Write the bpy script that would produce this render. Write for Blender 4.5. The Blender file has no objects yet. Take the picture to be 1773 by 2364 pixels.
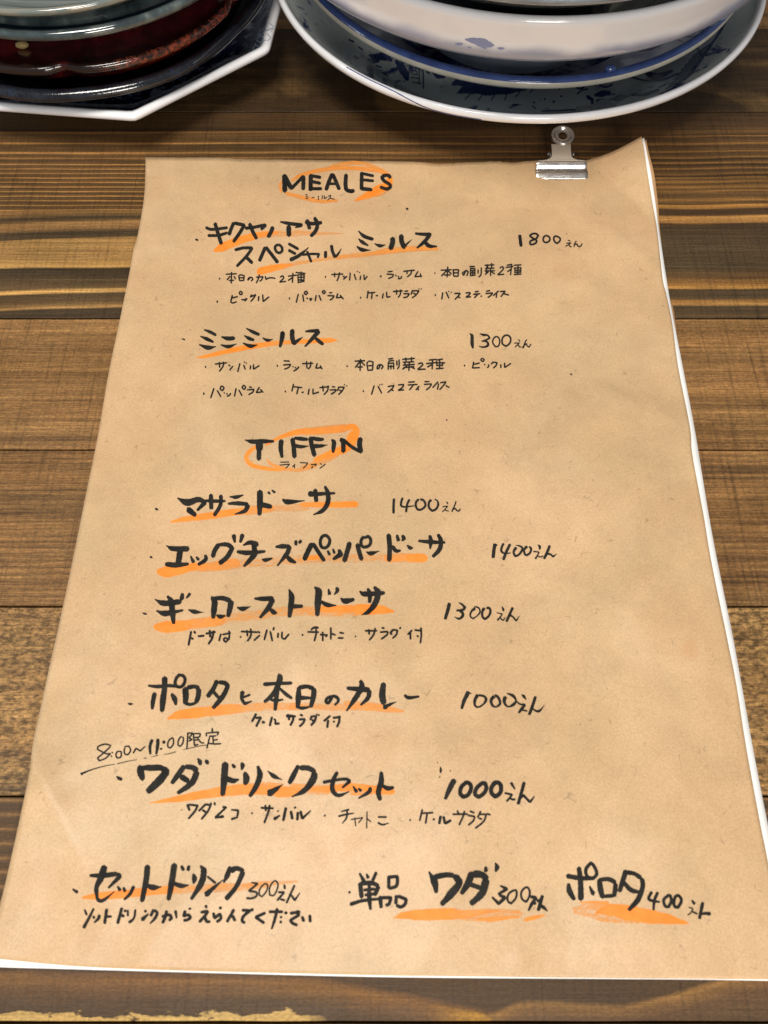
import bpy, bmesh, math, random
from mathutils import Vector, Matrix, noise
from mathutils.bvhtree import BVHTree
R = math.radians
sc = bpy.context.scene
col = sc.collection

# ------------------------------------------------------------------ camera
CAM_H = 0.2337; FPX = 1776.0; TILT = R(24.7)
cd = bpy.data.cameras.new('camera'); cam = bpy.data.objects.new('camera', cd); col.objects.link(cam)
cam.location = (0, 0, CAM_H); cam.rotation_euler = (TILT, 0, 0)
cd.sensor_fit = 'VERTICAL'; cd.sensor_height = 36; cd.lens = FPX / 2364 * 36
cd.clip_start = 0.01; cd.clip_end = 20
cd.dof.use_dof = True; cd.dof.focus_distance = 0.278; cd.dof.aperture_fstop = cd.lens / 1.35
sc.camera = cam
# ------------------------------------------------------------------ light
w = bpy.data.worlds.new('World'); sc.world = w; w.use_nodes = True
w.node_tree.nodes['Background'].inputs[0].default_value = (0.95, 0.97, 1.0, 1)
w.node_tree.nodes['Background'].inputs[1].default_value = 0.19
def area(name, loc, target, size, sy, power, colr):
    l = bpy.data.lights.new(name, 'AREA'); l.shape = 'RECTANGLE'; l.size = size; l.size_y = sy
    l.energy = power; l.color = colr
    o = bpy.data.objects.new(name, l); col.objects.link(o); o.location = loc
    o.rotation_euler = (Vector(target) - Vector(loc)).to_track_quat('-Z', 'Y').to_euler()
    return o
area('ceiling_lamp', (-0.22, -0.22, 1.55), (0.0, 0.14, 0), 0.6, 0.45, 24.5, (1.0, 0.94, 0.86))
area('front_fill', (0.25, -1.15, 0.62), (0.03, 0.27, 0.03), 0.4, 0.3, 9.5, (1.0, 0.95, 0.88))  # added low fill to brighten the crockery's near walls, not a known lamp
area('room_window', (-1.2, 0.25, 0.6), (0.0, 0.2, 0.02), 0.3, 0.3, 2.4, (0.78, 0.88, 1.0))
sc.view_settings.view_transform = 'Standard'; sc.view_settings.look = 'None'
sc.view_settings.exposure = 0.0; sc.view_settings.gamma = 1
sc.cycles.transparent_max_bounces = 24; sc.cycles.max_bounces = 8

# ------------------------------------------------------------------ pixel <-> place
CT, ST = math.cos(TILT), math.sin(TILT)
def ray(px, py):
    x, y, z = (px - 886.5) / FPX, -(py - 1182) / FPX, -1.0
    return Vector((x, CT * y - ST * z, ST * y + CT * z))
def P(px, py, z=0.0):
    d = ray(px, py); t = (z - CAM_H) / d.z
    return Vector((d.x * t, d.y * t, z))

# ------------------------------------------------------------------ helpers
def mesh_obj(name, verts, faces, mat, parent=None, smooth=True, uv=None, dens=None):
    me = bpy.data.meshes.new(name); me.from_pydata([tuple(v) for v in verts], [], faces)
    if mat: me.materials.append(mat)
    if uv is not None:
        a = me.attributes.new('st', 'FLOAT_VECTOR', 'POINT')
        flat = []
        for q in uv: flat.extend(q)
        a.data.foreach_set('vector', flat)
    if dens is not None:
        a = me.attributes.new('dens', 'FLOAT', 'POINT'); a.data.foreach_set('value', dens)
    for p in me.polygons: p.use_smooth = smooth
    me.update()
    o = bpy.data.objects.new(name, me); col.objects.link(o)
    if parent: o.parent = parent
    return o
def empty(name, loc, label=None, cat=None, group=None, kind=None):
    o = bpy.data.objects.new(name, None); col.objects.link(o); o.location = loc
    o.empty_display_size = 0.01
    tag(o, label, cat, group, kind); return o
def tag(o, label=None, cat=None, group=None, kind=None):
    if label: o['label'] = label
    if cat: o['category'] = cat
    if group: o['group'] = group
    if kind: o['kind'] = kind
def child(o, parent):
    "parent o to an Empty that stands away from the origin, keeping the mesh where it is"
    o.parent = parent
    o.location = -Vector(parent.location)
    return o
def lin(r, g, b):
    f = lambda c: ((c / 255 + 0.055) / 1.055) ** 2.4 if c > 10 else c / 255 / 12.92
    return (f(r), f(g), f(b), 1)

class NT:
    "small node-graph writer"
    def __init__(self, name):
        self.m = bpy.data.materials.new(name); self.m.use_nodes = True
        self.t = self.m.node_tree; self.n = self.t.nodes
        self.b = self.n['Principled BSDF']; self.out = self.n['Material Output']
    def link(self, a, b): self.t.links.new(a, b)
    def put(self, sock, v):
        if isinstance(v, bpy.types.NodeSocket): self.link(v, sock)
        else:
            try: sock.default_value = v
            except Exception:
                sock.default_value = tuple(v)[:len(sock.default_value)]
    def coord(self, k='Object'): return self.n.new('ShaderNodeTexCoord').outputs[k]
    def attr(self, name, k='Vector'):
        a = self.n.new('ShaderNodeAttribute'); a.attribute_name = name; return a.outputs[k]
    def mapping(self, v, scale=(1, 1, 1), loc=(0, 0, 0), rot=(0, 0, 0)):
        m = self.n.new('ShaderNodeMapping'); self.put(m.inputs['Vector'], v)
        m.inputs['Scale'].default_value = scale; m.inputs['Location'].default_value = loc
        m.inputs['Rotation'].default_value = rot; return m.outputs[0]
    def noise(self, v, scale, detail=2, rough=0.5, dist=0.0, k=0):
        t = self.n.new('ShaderNodeTexNoise'); self.put(t.inputs['Vector'], v)
        t.inputs['Scale'].default_value = scale; t.inputs['Detail'].default_value = detail
        t.inputs['Roughness'].default_value = rough; t.inputs['Distortion'].default_value = dist
        return t.outputs[k]
    def voro(self, v, scale, feature='F1', k='Distance', rand=1.0):
        t = self.n.new('ShaderNodeTexVoronoi'); t.feature = feature; self.put(t.inputs['Vector'], v)
        t.inputs['Scale'].default_value = scale; t.inputs['Randomness'].default_value = rand
        return t.outputs[k]
    def math(self, op, a, b=0.0, c=None, clamp=False):
        m = self.n.new('ShaderNodeMath'); m.operation = op; m.use_clamp = clamp
        self.put(m.inputs[0], a); self.put(m.inputs[1], b)
        if c is not None: self.put(m.inputs[2], c)
        return m.outputs[0]
    def mrange(self, v, a, b, c=0.0, d=1.0, smooth=True):
        m = self.n.new('ShaderNodeMapRange'); self.put(m.inputs['Value'], v)
        if smooth: m.interpolation_type = 'SMOOTHSTEP'
        for i, q in zip(('From Min', 'From Max', 'To Min', 'To Max'), (a, b, c, d)): self.put(m.inputs[i], q)
        return m.outputs[0]
    def ramp(self, v, stops, interp='LINEAR'):
        r = self.n.new('ShaderNodeValToRGB'); self.put(r.inputs[0], v); e = r.color_ramp.elements
        r.color_ramp.interpolation = interp
        while len(e) > 1: e.remove(e[0])
        for i, (p, c) in enumerate(stops):
            el = e[0] if i == 0 else e.new(p)
            el.position = p; el.color = c if len(c) == 4 else (*c, 1)
        return r.outputs[0]
    def mix(self, f, a, b, mode='MIX'):
        m = self.n.new('ShaderNodeMix'); m.data_type = 'RGBA'; m.blend_type = mode
        self.put(m.inputs[0], f); self.put(m.inputs[6], a); self.put(m.inputs[7], b); return m.outputs[2]
    def sep(self, v):
        s = self.n.new('ShaderNodeSeparateXYZ'); self.put(s.inputs[0], v); return s.outputs
    def comb(self, x, y, z=0.0):
        c = self.n.new('ShaderNodeCombineXYZ'); self.put(c.inputs[0], x); self.put(c.inputs[1], y); self.put(c.inputs[2], z)
        return c.outputs[0]
    def bump(self, h, strength, dist):
        b = self.n.new('ShaderNodeBump'); b.inputs['Strength'].default_value = strength
        b.inputs['Distance'].default_value = dist; self.put(b.inputs['Height'], h); return b.outputs[0]
    def done(self, color=None, rough=0.5, normal=None, spec=0.5, metal=0.0, coat=0.0, coat_rough=0.1):
        b = self.b
        if color is not None: self.put(b.inputs['Base Color'], color)
        self.put(b.inputs['Roughness'], rough); b.inputs['Metallic'].default_value = metal
        b.inputs['Specular IOR Level'].default_value = spec
        b.inputs['Coat Weight'].default_value = coat; b.inputs['Coat Roughness'].default_value = coat_rough
        if normal is not None: self.put(b.inputs['Normal'], normal)
        return self.m

# ================================================================== the table top
SEAMS = [-0.205, -0.151, -0.094, -0.0365, 0.0181, 0.0746, 0.1313, 0.1881, 0.3011, 0.358, 0.415, 0.53, 0.65]
def wood_detail(g, base, streak=0.5, saw=0.5, weave=0.0, seed=0.0, gloss=0.42):
    co = g.mapping(g.coord(), loc=(seed, seed * 0.37, 0))
    s1 = g.noise(g.mapping(co, (14, 900, 1)), 1.0, 4, 0.6)           # long fibres
    s2 = g.noise(g.mapping(co, (60, 2600, 1)), 1.0, 3, 0.7)
    cl = g.noise(g.mapping(co, (12, 40, 1)), 1.0, 3, 0.6)            # broad cloudiness
    dots = g.noise(g.mapping(co, (900, 1900, 1)), 1.0, 2, 0.6)
    # saw and knife marks, nearly across the grain
    sw = g.noise(g.mapping(co, (900, 22, 1), rot=(0, 0, R(-14))), 1.0, 2, 0.5)
    sw2 = g.noise(g.mapping(co, (420, 30, 1), rot=(0, 0, R(4))), 1.0, 2, 0.5)
    v = g.mrange(s1, 0.25, 0.75, (1 - 0.42 * streak) * 0.70, (1 + 0.42 * streak) * 0.70)
    v = g.math('MULTIPLY', v, g.mrange(s2, 0.3, 0.7, 1 - 0.32 * streak, 1 + 0.30 * streak))
    v = g.math('MULTIPLY', v, g.mrange(cl, 0.25, 0.75, 0.80, 1.20))
    v = g.math('MULTIPLY', v, g.mrange(dots, 0.25, 0.75, 0.76, 1.24))
    v = g.math('MULTIPLY', v, g.mrange(sw, 0.52, 0.72, 1.0, 1 - 0.50 * saw))
    v = g.math('MULTIPLY', v, g.mrange(sw2, 0.5, 0.75, 1.0, 1 - 0.16 * saw))
    sw3 = g.noise(g.mapping(co, (700, 26, 1), rot=(0, 0, R(52))), 1.0, 2, 0.5)
    v = g.math('MULTIPLY', v, g.mrange(sw3, 0.56, 0.74, 1.0, 1 - 0.30 * saw))
    if weave:
        a = g.noise(g.mapping(co, (620, 1000, 1)), 1.0, 4, 0.75)
        b = g.noise(g.mapping(co, (260, 1500, 1)), 1.0, 2, 0.6)
        c = g.voro(g.mapping(co, (420, 700, 1)), 1.0)
        ww = g.math('ADD', g.math('MULTIPLY', a, 0.55), g.math('MULTIPLY', b, 0.3))
        ww = g.math('ADD', ww, g.math('MULTIPLY', c, -0.18))
        v = g.math('MULTIPLY', v, g.mrange(ww, 0.22, 0.44, 1 - 0.50 * weave, 1 + 0.75 * weave))
        h = g.math('ADD', ww, g.math('MULTIPLY', s2, 0.4))
    else:
        h = g.math('ADD', g.math('MULTIPLY', s1, 0.6), g.math('MULTIPLY', s2, 0.5))
    h = g.math('SUBTRACT', h, g.mrange(sw, 0.55, 0.8, 0, 0.4 * saw))
    colr = g.mix(1.0, base, g.comb(g.math('MULTIPLY', v, 1.14), g.math('MULTIPLY', v, 1.14), g.math('MULTIPLY', v, 0.98)), 'MULTIPLY')
    hue = g.noise(g.mapping(co, (25, 60, 1)), 1.0, 2)
    colr = g.mix(g.mrange(hue, 0.3, 0.7, 0.0, 0.35), colr, g.mix(1.0, colr, lin(255, 236, 224), 'MULTIPLY'))
    return g.done(colr, g.mrange(cl, 0.2, 0.8, gloss - 0.06, gloss + 0.14), g.bump(h, 0.6, 0.0004), 0.28)

DK = lin(84, 64, 44); MD = lin(112, 84, 56); BR = lin(126, 92, 58); LT = lin(190, 140, 84); YL = lin(206, 160, 100); GD = lin(74, 60, 44)
def ypos(py, y0, y1): return (P(886, py).y - y0) / (y1 - y0)
def bands(g, yy, spec, y0, y1):
    "spec: list of (pixel row in the photo, colour) read from far to near, turned into places on the board"
    st = sorted((max(0.0, min(1.0, ypos(py, y0, y1))), c) for py, c in spec)
    return g.ramp(yy, st[:32])

def plank_material(i, y0, y1):
    g = NT('wood_%d' % i)
    co = g.coord(); s = g.sep(co)
    if abs(y0 - 0.1881) < 1e-4:                                   # the wide ringed board beside the sheet's top
        warp = g.noise(g.mapping(co, (9, 3, 1)), 1.0, 2)
        wb = g.noise(g.mapping(co, (40, 260, 1)), 1.0, 2)
        # left side: rings drop towards the left edge
        xl = g.math('MINIMUM', g.math('ADD', s[0], 0.140), 0.06)
        bend = g.math('ADD', g.math('MULTIPLY', xl, -0.062), g.math('MULTIPLY', g.math('MULTIPLY', xl, xl), 0.45))
        near = g.math('MULTIPLY', g.mrange(s[1], 0.236, 0.247, 1.0, 0.0), g.mrange(g.math('ABSOLUTE', g.math('SUBTRACT', s[1], 0.2115)), 0.0, 0.006, 0.25, 1.0))
        yl = g.math('ADD', s[1], g.math('MULTIPLY', bend, near))
        yl = g.math('ADD', yl, g.math('MULTIPLY', g.math('SUBTRACT', warp, 0.5), 0.003))
        yl = g.math('ADD', yl, g.math('MULTIPLY', g.math('SUBTRACT', wb, 0.5), 0.0006))
        tl = g.mrange(yl, y0, y1, 0, 1, False)
        d1, m1 = lin(84, 62, 40), lin(104, 77, 48)
        far = [(262, d1), (286, d1), (302, lin(60, 44, 30)), (304, lin(150, 108, 66)), (308, m1), (327, m1), (330, LT), (333, d1),
               (349, m1), (352, LT), (355, m1), (362, m1), (364, lin(160, 116, 70)), (367, d1)]
        g_far = bands(g, tl, far, y0, y1)
        # thin closely set rings: a repeated line pattern, wider towards the viewer
        fine = g.math('FRACT', g.math('MULTIPLY', g.math('SUBTRACT', yl, 0.238), 1 / 0.00258))
        finec = g.ramp(fine, [(0.0, lin(150, 110, 66)), (0.12, LT), (0.25, m1), (0.55, m1), (0.9, d1), (1.0, lin(150, 110, 66))])
        near_spec = [(478, d1), (484, lin(180, 134, 82)), (489, lin(150, 112, 70)), (503, GD), (510, lin(100, 76, 50)), (517, lin(168, 126, 80)), (528, lin(140, 104, 68)),
                     (538, GD), (551, lin(88, 70, 48)), (553, lin(176, 134, 84)), (566, lin(184, 142, 90)), (600, lin(186, 144, 92)), (613, lin(208, 162, 100)), (617, lin(214, 170, 108)),
                     (619, GD), (628, GD), (650, lin(96, 76, 54)), (668, lin(110, 86, 58)), (673, YL), (678, YL), (681, lin(84, 66, 46)), (700, lin(98, 76, 50)), (709, lin(130, 100, 64)), (713, lin(190, 146, 92)),
                     (717, GD), (735, lin(70, 54, 38))]
        g_near = bands(g, tl, near_spec, y0, y1)
        left = g.mix(g.mrange(yl, P(886, 371).y - 0.0006, P(886, 369).y, 1.0, 0.0), g_far, finec)
        left = g.mix(g.mrange(yl, 0.2414, 0.2440, 1.0, 0.0), left, g_near)
        yr = g.math('ADD', s[1], g.math('MULTIPLY', g.math('SUBTRACT', warp, 0.5), 0.0035))
        yr = g.math('ADD', yr, g.math('MULTIPLY', g.math('SUBTRACT', wb, 0.5), 0.0009))
        tr = g.mrange(yr, y0, y1, 0, 1, False)
        D, M, L = lin(82, 60, 40), lin(106, 78, 48), lin(158, 114, 64)
        r1 = bands(g, tr, [(262, D), (290, D), (303, M), (307, M), (312, D), (314, L), (317, D), (329, M), (331, L), (335, D), (347, M), (349, L), (352, D), (360, M), (363, L),
                           (366, lin(64, 48, 32)), (373, M), (375, L), (379, lin(56, 42, 28)), (386, M), (388, L), (391, D), (399, M), (400, L), (404, lin(56, 42, 28)), (407, D), (409, L), (412, M)], y0, y1)
        r2 = bands(g, tr, [(414, M), (420, L), (423, D), (430, L), (436, D), (440, L), (443, M), (455, M), (462, L), (466, M), (470, D), (473, lin(190, 136, 72)), (478, L), (482, D), (496, D), (499, lin(188, 138, 80)),
                           (511, lin(170, 124, 74)), (516, D), (522, lin(78, 62, 44)), (570, lin(86, 70, 50)), (620, lin(84, 68, 48)), (640, M), (658, L), (664, lin(190, 142, 78)), (667, lin(80, 64, 46)),
                           (688, lin(88, 70, 50)), (694, L), (703, lin(178, 134, 82)), (707, lin(74, 60, 44)), (728, lin(96, 76, 52)), (735, lin(70, 54, 38))], y0, y1)
        right = g.mix(g.mrange(yr, P(886, 413).y - .0002, P(886, 413).y + .0002, 1.0, 0.0), r1, r2)
        base = g.mix(g.mrange(s[0], -0.03, 0.06), left, right)
        return wood_detail(g, base, 0.7, 0.5, 0.0, 3.1, 0.42)
    sp = {0.1313: ((150, 112, 72), 0.75, 0.6, 0.25, 7.7), 0.0746: ((140, 104, 66), 0.95, 0.6, 0.25, 12.1), 0.0181: ((148, 114, 74), 0.5, 0.3, 1.0, 17.9),
          0.3011: ((66, 49, 31), 0.7, 0.5, 0.1, 21.3)}  # far brown board, colour deepened to carry the shade between the stacks
    for k, (c, st, sa, we, seed) in sp.items():
        if abs(y0 - k) < 1e-4:
            ring = g.noise(g.mapping(co, (3.2, 190, 1), loc=(seed, 0, 0)), 1.0, 3, 0.6)
            base = g.ramp(ring, [(0.28, lin(*[int(q * 0.66) for q in c])), (0.40, lin(*[int(q * 0.9) for q in c])), (0.55, lin(*c)), (0.66, lin(*[min(255, int(q * 1.12)) for q in c])), (0.72, lin(*[int(q * 0.85) for q in c]))])
            if k == 0.3011:
                fig = g.noise(g.mapping(co, (14, 26, 1)), 1.0, 3, 0.6, 1.4)
                base = g.mix(g.mrange(fig, 0.45, 0.62, 0, 0.7), base, lin(112, 86, 54))
            return wood_detail(g, base, st, sa, we, seed, 0.44)
    if abs(y0 + 0.0365) < 1e-4:                                   # near board: broad heart figure and a pale worn patch
        warp = g.noise(g.mapping(co, (22, 30, 1)), 1.0, 2)
        wn = g.math('MULTIPLY', g.math('SUBTRACT', g.noise(g.mapping(co, (70, 160, 1)), 1.0, 3), 0.5), 0.0016)
        xx = g.mrange(s[0], -0.11, 0.11, 0, 1, False)
        def curve(pts):
            st = []
            for px, py in pts:
                q = P(px, py); v_ = (q.y + 0.05) / 0.05
                st.append(((q.x + 0.11) / 0.22, (v_, v_, v_, 1)))
            return g.math('SUBTRACT', g.math('MULTIPLY', g.ramp(xx, st, 'B_SPLINE'), 0.05), 0.05)
        c1 = curve([(-60, 2246), (200, 2250), (430, 2252), (650, 2256), (780, 2270), (900, 2296), (1020, 2318), (1130, 2330), (1300, 2420)])
        c2 = curve([(1000, 2380), (1150, 2334), (1200, 2318), (1300, 2316), (1420, 2330), (1500, 2316), (1590, 2288), (1680, 2262), (1800, 2240)])
        yw = g.math('ADD', s[1], wn)
        D0, O1 = lin(98, 74, 50), lin(158, 112, 62)
        f1 = g.ramp(g.mrange(g.math('SUBTRACT', c1, yw), -0.001, 0.0085, 0, 1, False), [(0.0, D0), (0.10, lin(132, 94, 58)), (0.22, O1), (0.42, lin(136, 98, 60)), (0.7, lin(106, 80, 54)), (1.0, D0)])
        f2 = g.ramp(g.mrange(g.math('SUBTRACT', c2, yw), -0.001, 0.0085, 0, 1, False), [(0.0, D0), (0.12, lin(176, 130, 76)), (0.25, lin(150, 110, 68)), (0.5, lin(122, 90, 62)), (1.0, lin(108, 82, 58))])
        tip = g.math('MULTIPLY', g.mrange(s[0], 0.010, 0.024), g.mrange(s[0], 0.031, 0.026))
        f1 = g.mix(g.math('MULTIPLY', tip, g.mrange(g.math('SUBTRACT', c1, yw), 0.0, 0.0012)), f1, lin(204, 150, 66))
        fig = g.mix(g.mrange(s[0], 0.0262, 0.0285), f1, f2)
        # left part: straight dark and light bands
        yb = g.math('ADD', s[1], g.math('MULTIPLY', g.math('SUBTRACT', warp, 0.5), 0.002))
        bl = g.math('FRACT', g.math('MULTIPLY', yb, 1 / 0.0037))
        band = g.ramp(bl, [(0.0, lin(98, 74, 50)), (0.45, lin(112, 86, 60)), (0.62, lin(168, 126, 80)), (0.78, lin(120, 90, 62)), (1.0, lin(98, 74, 50))])
        base = g.mix(g.mrange(s[1], -0.016, -0.008, 0, 1), fig, band)
        pn = g.noise(g.mapping(co, (95, 240, 1)), 1.0, 4, 0.65)
        lim = g.math('ADD', s[1], g.math('MULTIPLY', g.math('SUBTRACT', pn, 0.5), 0.0090))
        patch = g.math('MULTIPLY', g.mrange(lim, -0.0350, -0.0345, 1.0, 0.0), g.mrange(s[0], -0.022, -0.012, 1.0, 0.0))
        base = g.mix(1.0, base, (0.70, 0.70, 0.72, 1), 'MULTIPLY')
        base = g.mix(patch, base, lin(206, 170, 108))
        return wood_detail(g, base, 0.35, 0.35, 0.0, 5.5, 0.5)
    ring = g.noise(g.mapping(co, (4, 200, 1), loc=(i * 1.7, 0, 0)), 1.0, 3, 0.6)
    base = g.ramp(ring, [(0.3, lin(84, 62, 40)), (0.5, lin(126, 94, 60)), (0.66, lin(150, 112, 70))])
    return wood_detail(g, base, 0.7, 0.5, 0.1, i * 3.3)

table = empty('tabletop', (0, 0, 0), 'brown stained wooden tabletop of long planks under the menu', kind='structure')
def plank(i, y0, y1, mat):
    rnd = random.Random(i); gap = 0.00034; bev = 0.00014; L = 0.62
    n = 90; prof = [(y0 + gap, -0.02), (y0 + gap, -bev), (y0 + gap + bev, 0), (y1 - gap - bev, 0), (y1 - gap, -bev), (y1 - gap, -0.02)]
    V = []; F = []
    dz = -rnd.uniform(0.0, 0.00015)
    for a in range(n + 1):
        x = -L + 2 * L * a / n
        for k, (y, z) in enumerate(prof):
            e = 0.00016 * noise.noise((x * 60, i * 9 + (0 if k < 3 else 5), 0)) + 0.00008 * noise.noise((x * 240, i * 9 + (0 if k < 3 else 5), 3))
            V.append((x, y + (e if k in (1, 4) else e * 0.6), z + dz))
    m = len(prof)
    for a in range(n):
        for k in range(m - 1):
            F.append((a * m + k, a * m + k + 1, (a + 1) * m + k + 1, (a + 1) * m + k))
    F.append(tuple(range(m))[::-1]); F.append(tuple(n * m + k for k in range(m)))
    F = [tuple(reversed(f)) for f in F]
    return mesh_obj('plank', V, F, mat, table, smooth=False)
for i in range(len(SEAMS) - 1):
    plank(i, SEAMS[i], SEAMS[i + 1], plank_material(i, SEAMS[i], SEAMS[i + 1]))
g = NT('dark_gap'); base_m = g.done(lin(28, 20, 14), 0.8)
mesh_obj('underboard', [(-.62, SEAMS[0], -.0205), (.62, SEAMS[0], -.0205), (.62, SEAMS[-1], -.0205), (-.62, SEAMS[-1], -.0205),
                        (-.62, SEAMS[0], -.03), (.62, SEAMS[0], -.03), (.62, SEAMS[-1], -.03), (-.62, SEAMS[-1], -.03)],
         [(0, 1, 2, 3), (7, 6, 5, 4), (0, 4, 5, 1), (1, 5, 6, 2), (2, 6, 7, 3), (3, 7, 4, 0)], base_m, table, smooth=False)

# ================================================================== the sheets
CA, CB = P(1345, 374), P(1524, 545)
cn = Vector((CB.y - CA.y, -(CB.x - CA.x), 0)).normalized()
CC = P(1486, 315, 0.0105)
if (CC - CA).dot(cn) < 0: cn = -cn
DM = (CC - CA).dot(cn)
rnd = random.Random(5)
CREASES = []                                               # (ax, ay, bx, by, height, width)
def crease(a, b, amp, wd): A, B = P(*a), P(*b); CREASES.append((A.x, A.y, B.x, B.y, amp * 1.35, wd * 0.85))
crease((72, 1715), (205, 1985), .0011, .007)
crease((1370, 530), (1535, 650), .0008, .007)
crease((1400, 915), (1490, 965), .0006, .004)
crease((1480, 930), (1560, 990), .0005, .005); crease((1560, 990), (1610, 1120), .0006, .006)
crease((200, 1010), (330, 1280), .0005, .012); crease((180, 1500), (300, 1250), .0004, .010)
crease((1080, 470), (1380, 640), -.0004, .010); crease((400, 380), (470, 700), .0003, .012)
crease((1250, 1330), (1560, 1480), .0004, .012); crease((700, 1760), (1150, 1700), .0003, .010)
crease((300, 2010), (220, 2200), .0005, .010); crease((1300, 2190), (1650, 2120), .0004, .010)
for _ in range(26):
    x, y = rnd.uniform(100, 1650), rnd.uniform(420, 2200); a = rnd.uniform(0, 3.14); l = rnd.uniform(60, 220)
    crease((x, y), (x + l * math.cos(a), y + l * math.sin(a)), rnd.uniform(-.0003, .0004), rnd.uniform(.004, .010))
FOLDS = [(math.cos(a), math.sin(a), o, p, m) for a, o, p, m in ((0.6, .01, .083, .0016), (2.2, .035, .071, .0015), (1.3, .02, .097, .0014), (2.75, .05, .064, .0012), (0.15, .07, .105, .0014), (1.85, .015, .043, .0006))]
def H(x, y):
    z = 0.0012
    d = (x - CA.x) * cn.x + (y - CA.y) * cn.y
    if d > 0: z += 0.0105 * (d / DM) ** 1.22
    k = max(0.0, min(1.0, (0.268 - y) / 0.03))                 # held flat under the clip
    flat = 1 - 0.85 * math.exp(-((x - 0.073) ** 2 / 0.014 ** 2 + (y - 0.262) ** 2 / 0.012 ** 2))
    w_ = 0.0
    for ax, ay, bx, by, amp, wd in CREASES:
        ux, uy = bx - ax, by - ay; L2 = ux * ux + uy * uy
        t = ((x - ax) * ux + (y - ay) * uy) / L2
        tc = min(1.0, max(0.0, t))
        dx, dy = x - ax - tc * ux, y - ay - tc * uy
        q = math.sqrt(dx * dx + dy * dy + 1.2e-7)
        if q < 5 * wd: w_ += amp * math.exp(-q / wd) * (0.35 + 0.65 * math.sin(math.pi * min(1, max(0, t))) )
    w_ += 0.00032 * (noise.noise((x * 26, y * 26, 4.1)) + 0.45) + 0.00016 * noise.noise((x * 75, y * 75, 1.3))
    for (ca, sa, of, per, am) in FOLDS:
        q = (x * ca + y * sa + of + 0.006 * noise.noise((x * 14, y * 14, of * 90))) / per; q = (q - math.floor(q)) * 2 - 1
        msk = max(0.0, min(1.0, 0.5 + 2.2 * noise.noise((x * 11 + of * 50, y * 11, per * 40))))
        w_ += am * (1 - math.sqrt(q * q + 0.00015)) * msk
    z += w_ * flat
    if y > 0.24:                                             # shallow wave along the top edge
        z += flat * (y - 0.24) / 0.03 * 0.0007 * (1 + math.sin(x * 95 + 1.2))
    return max(z, 0.0006)
def PH(px, py, off=0.0, scale=1.0):
    "where the line of sight through a photo pixel meets the sheet (secant steps on the height)"
    def f(z):
        p = P(px, py, z); return H(p.x, p.y) * scale + off - z
    a, b = 0.0012, 0.0020
    fa, fb = f(a), f(b)
    for _ in range(4):
        if abs(fb) < 2e-6 or abs(fb - fa) < 1e-12: break
        c = b - fb * (b - a) / (fb - fa); c = max(0.0, min(0.02, c))
        a, fa, b, fb = b, fb, c, f(c)
    return P(px, py, b)
def along(pts, t):
    L = [0.0]
    for a, b in zip(pts, pts[1:]): L.append(L[-1] + math.dist(a, b))
    q = t * L[-1]
    for i in range(len(pts) - 1):
        if q <= L[i + 1] or i == len(pts) - 2:
            u = (q - L[i]) / (L[i + 1] - L[i]); a, b = pts[i], pts[i + 1]
            return a[0] + (b[0] - a[0]) * u, a[1] + (b[1] - a[1]) * u
def smooth_pts(pts, n=60):
    out = []
    m = len(pts)
    for i in range(m - 1):
        p0, p1, p2, p3 = pts[max(0, i - 1)], pts[i], pts[i + 1], pts[min(m - 1, i + 2)]
        for k in range(8):
            t = k / 8
            out.append(tuple(0.5 * ((2 * p1[j]) + (-p0[j] + p2[j]) * t + (2 * p0[j] - 5 * p1[j] + 4 * p2[j] - p3[j]) * t * t + (-p0[j] + 3 * p1[j] - 3 * p2[j] + p3[j]) * t ** 3) for j in (0, 1)))
    out.append(pts[-1]); return out
TOP = [(336, 363), (420, 364), (500, 364), (560, 367), (700, 369), (875, 372), (962, 374), (1015, 378), (1080, 375), (1150, 373), (1185, 376), (1218, 372), (1267, 371), (1323, 373), (1356, 369), (1394, 358), (1421, 347), (1448, 333), (1481, 315)]
RIGHT = [(1481, 315), (1487, 345), (1495, 400), (1505, 460), (1517, 530), (1530, 644), (1538, 677), (1552, 746), (1566, 848), (1593, 986), (1597, 1040), (1609, 1108), (1625, 1193), (1643, 1300), (1676, 1460), (1700, 1580), (1722, 1720), (1755, 1900), (1773, 1990), (1822, 2262)]
BOT = [(-34, 2211), (0, 2214), (108, 2225), (217, 2233), (434, 2241), (900, 2252), (1000, 2253), (1400, 2258), (1773, 2261), (1822, 2262)]
LEFT = [(336, 363), (335, 421), (330, 475), (316, 551), (309, 572), (298, 633), (277, 736), (251, 860), (227, 1000), (203, 1118), (173.5, 1265), (144, 1406), (117.6, 1523), (97, 1618), (76.5, 1712), (69, 1775), (50, 1870), (23.5, 1990), (0, 2088), (-34, 2211)]
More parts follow.
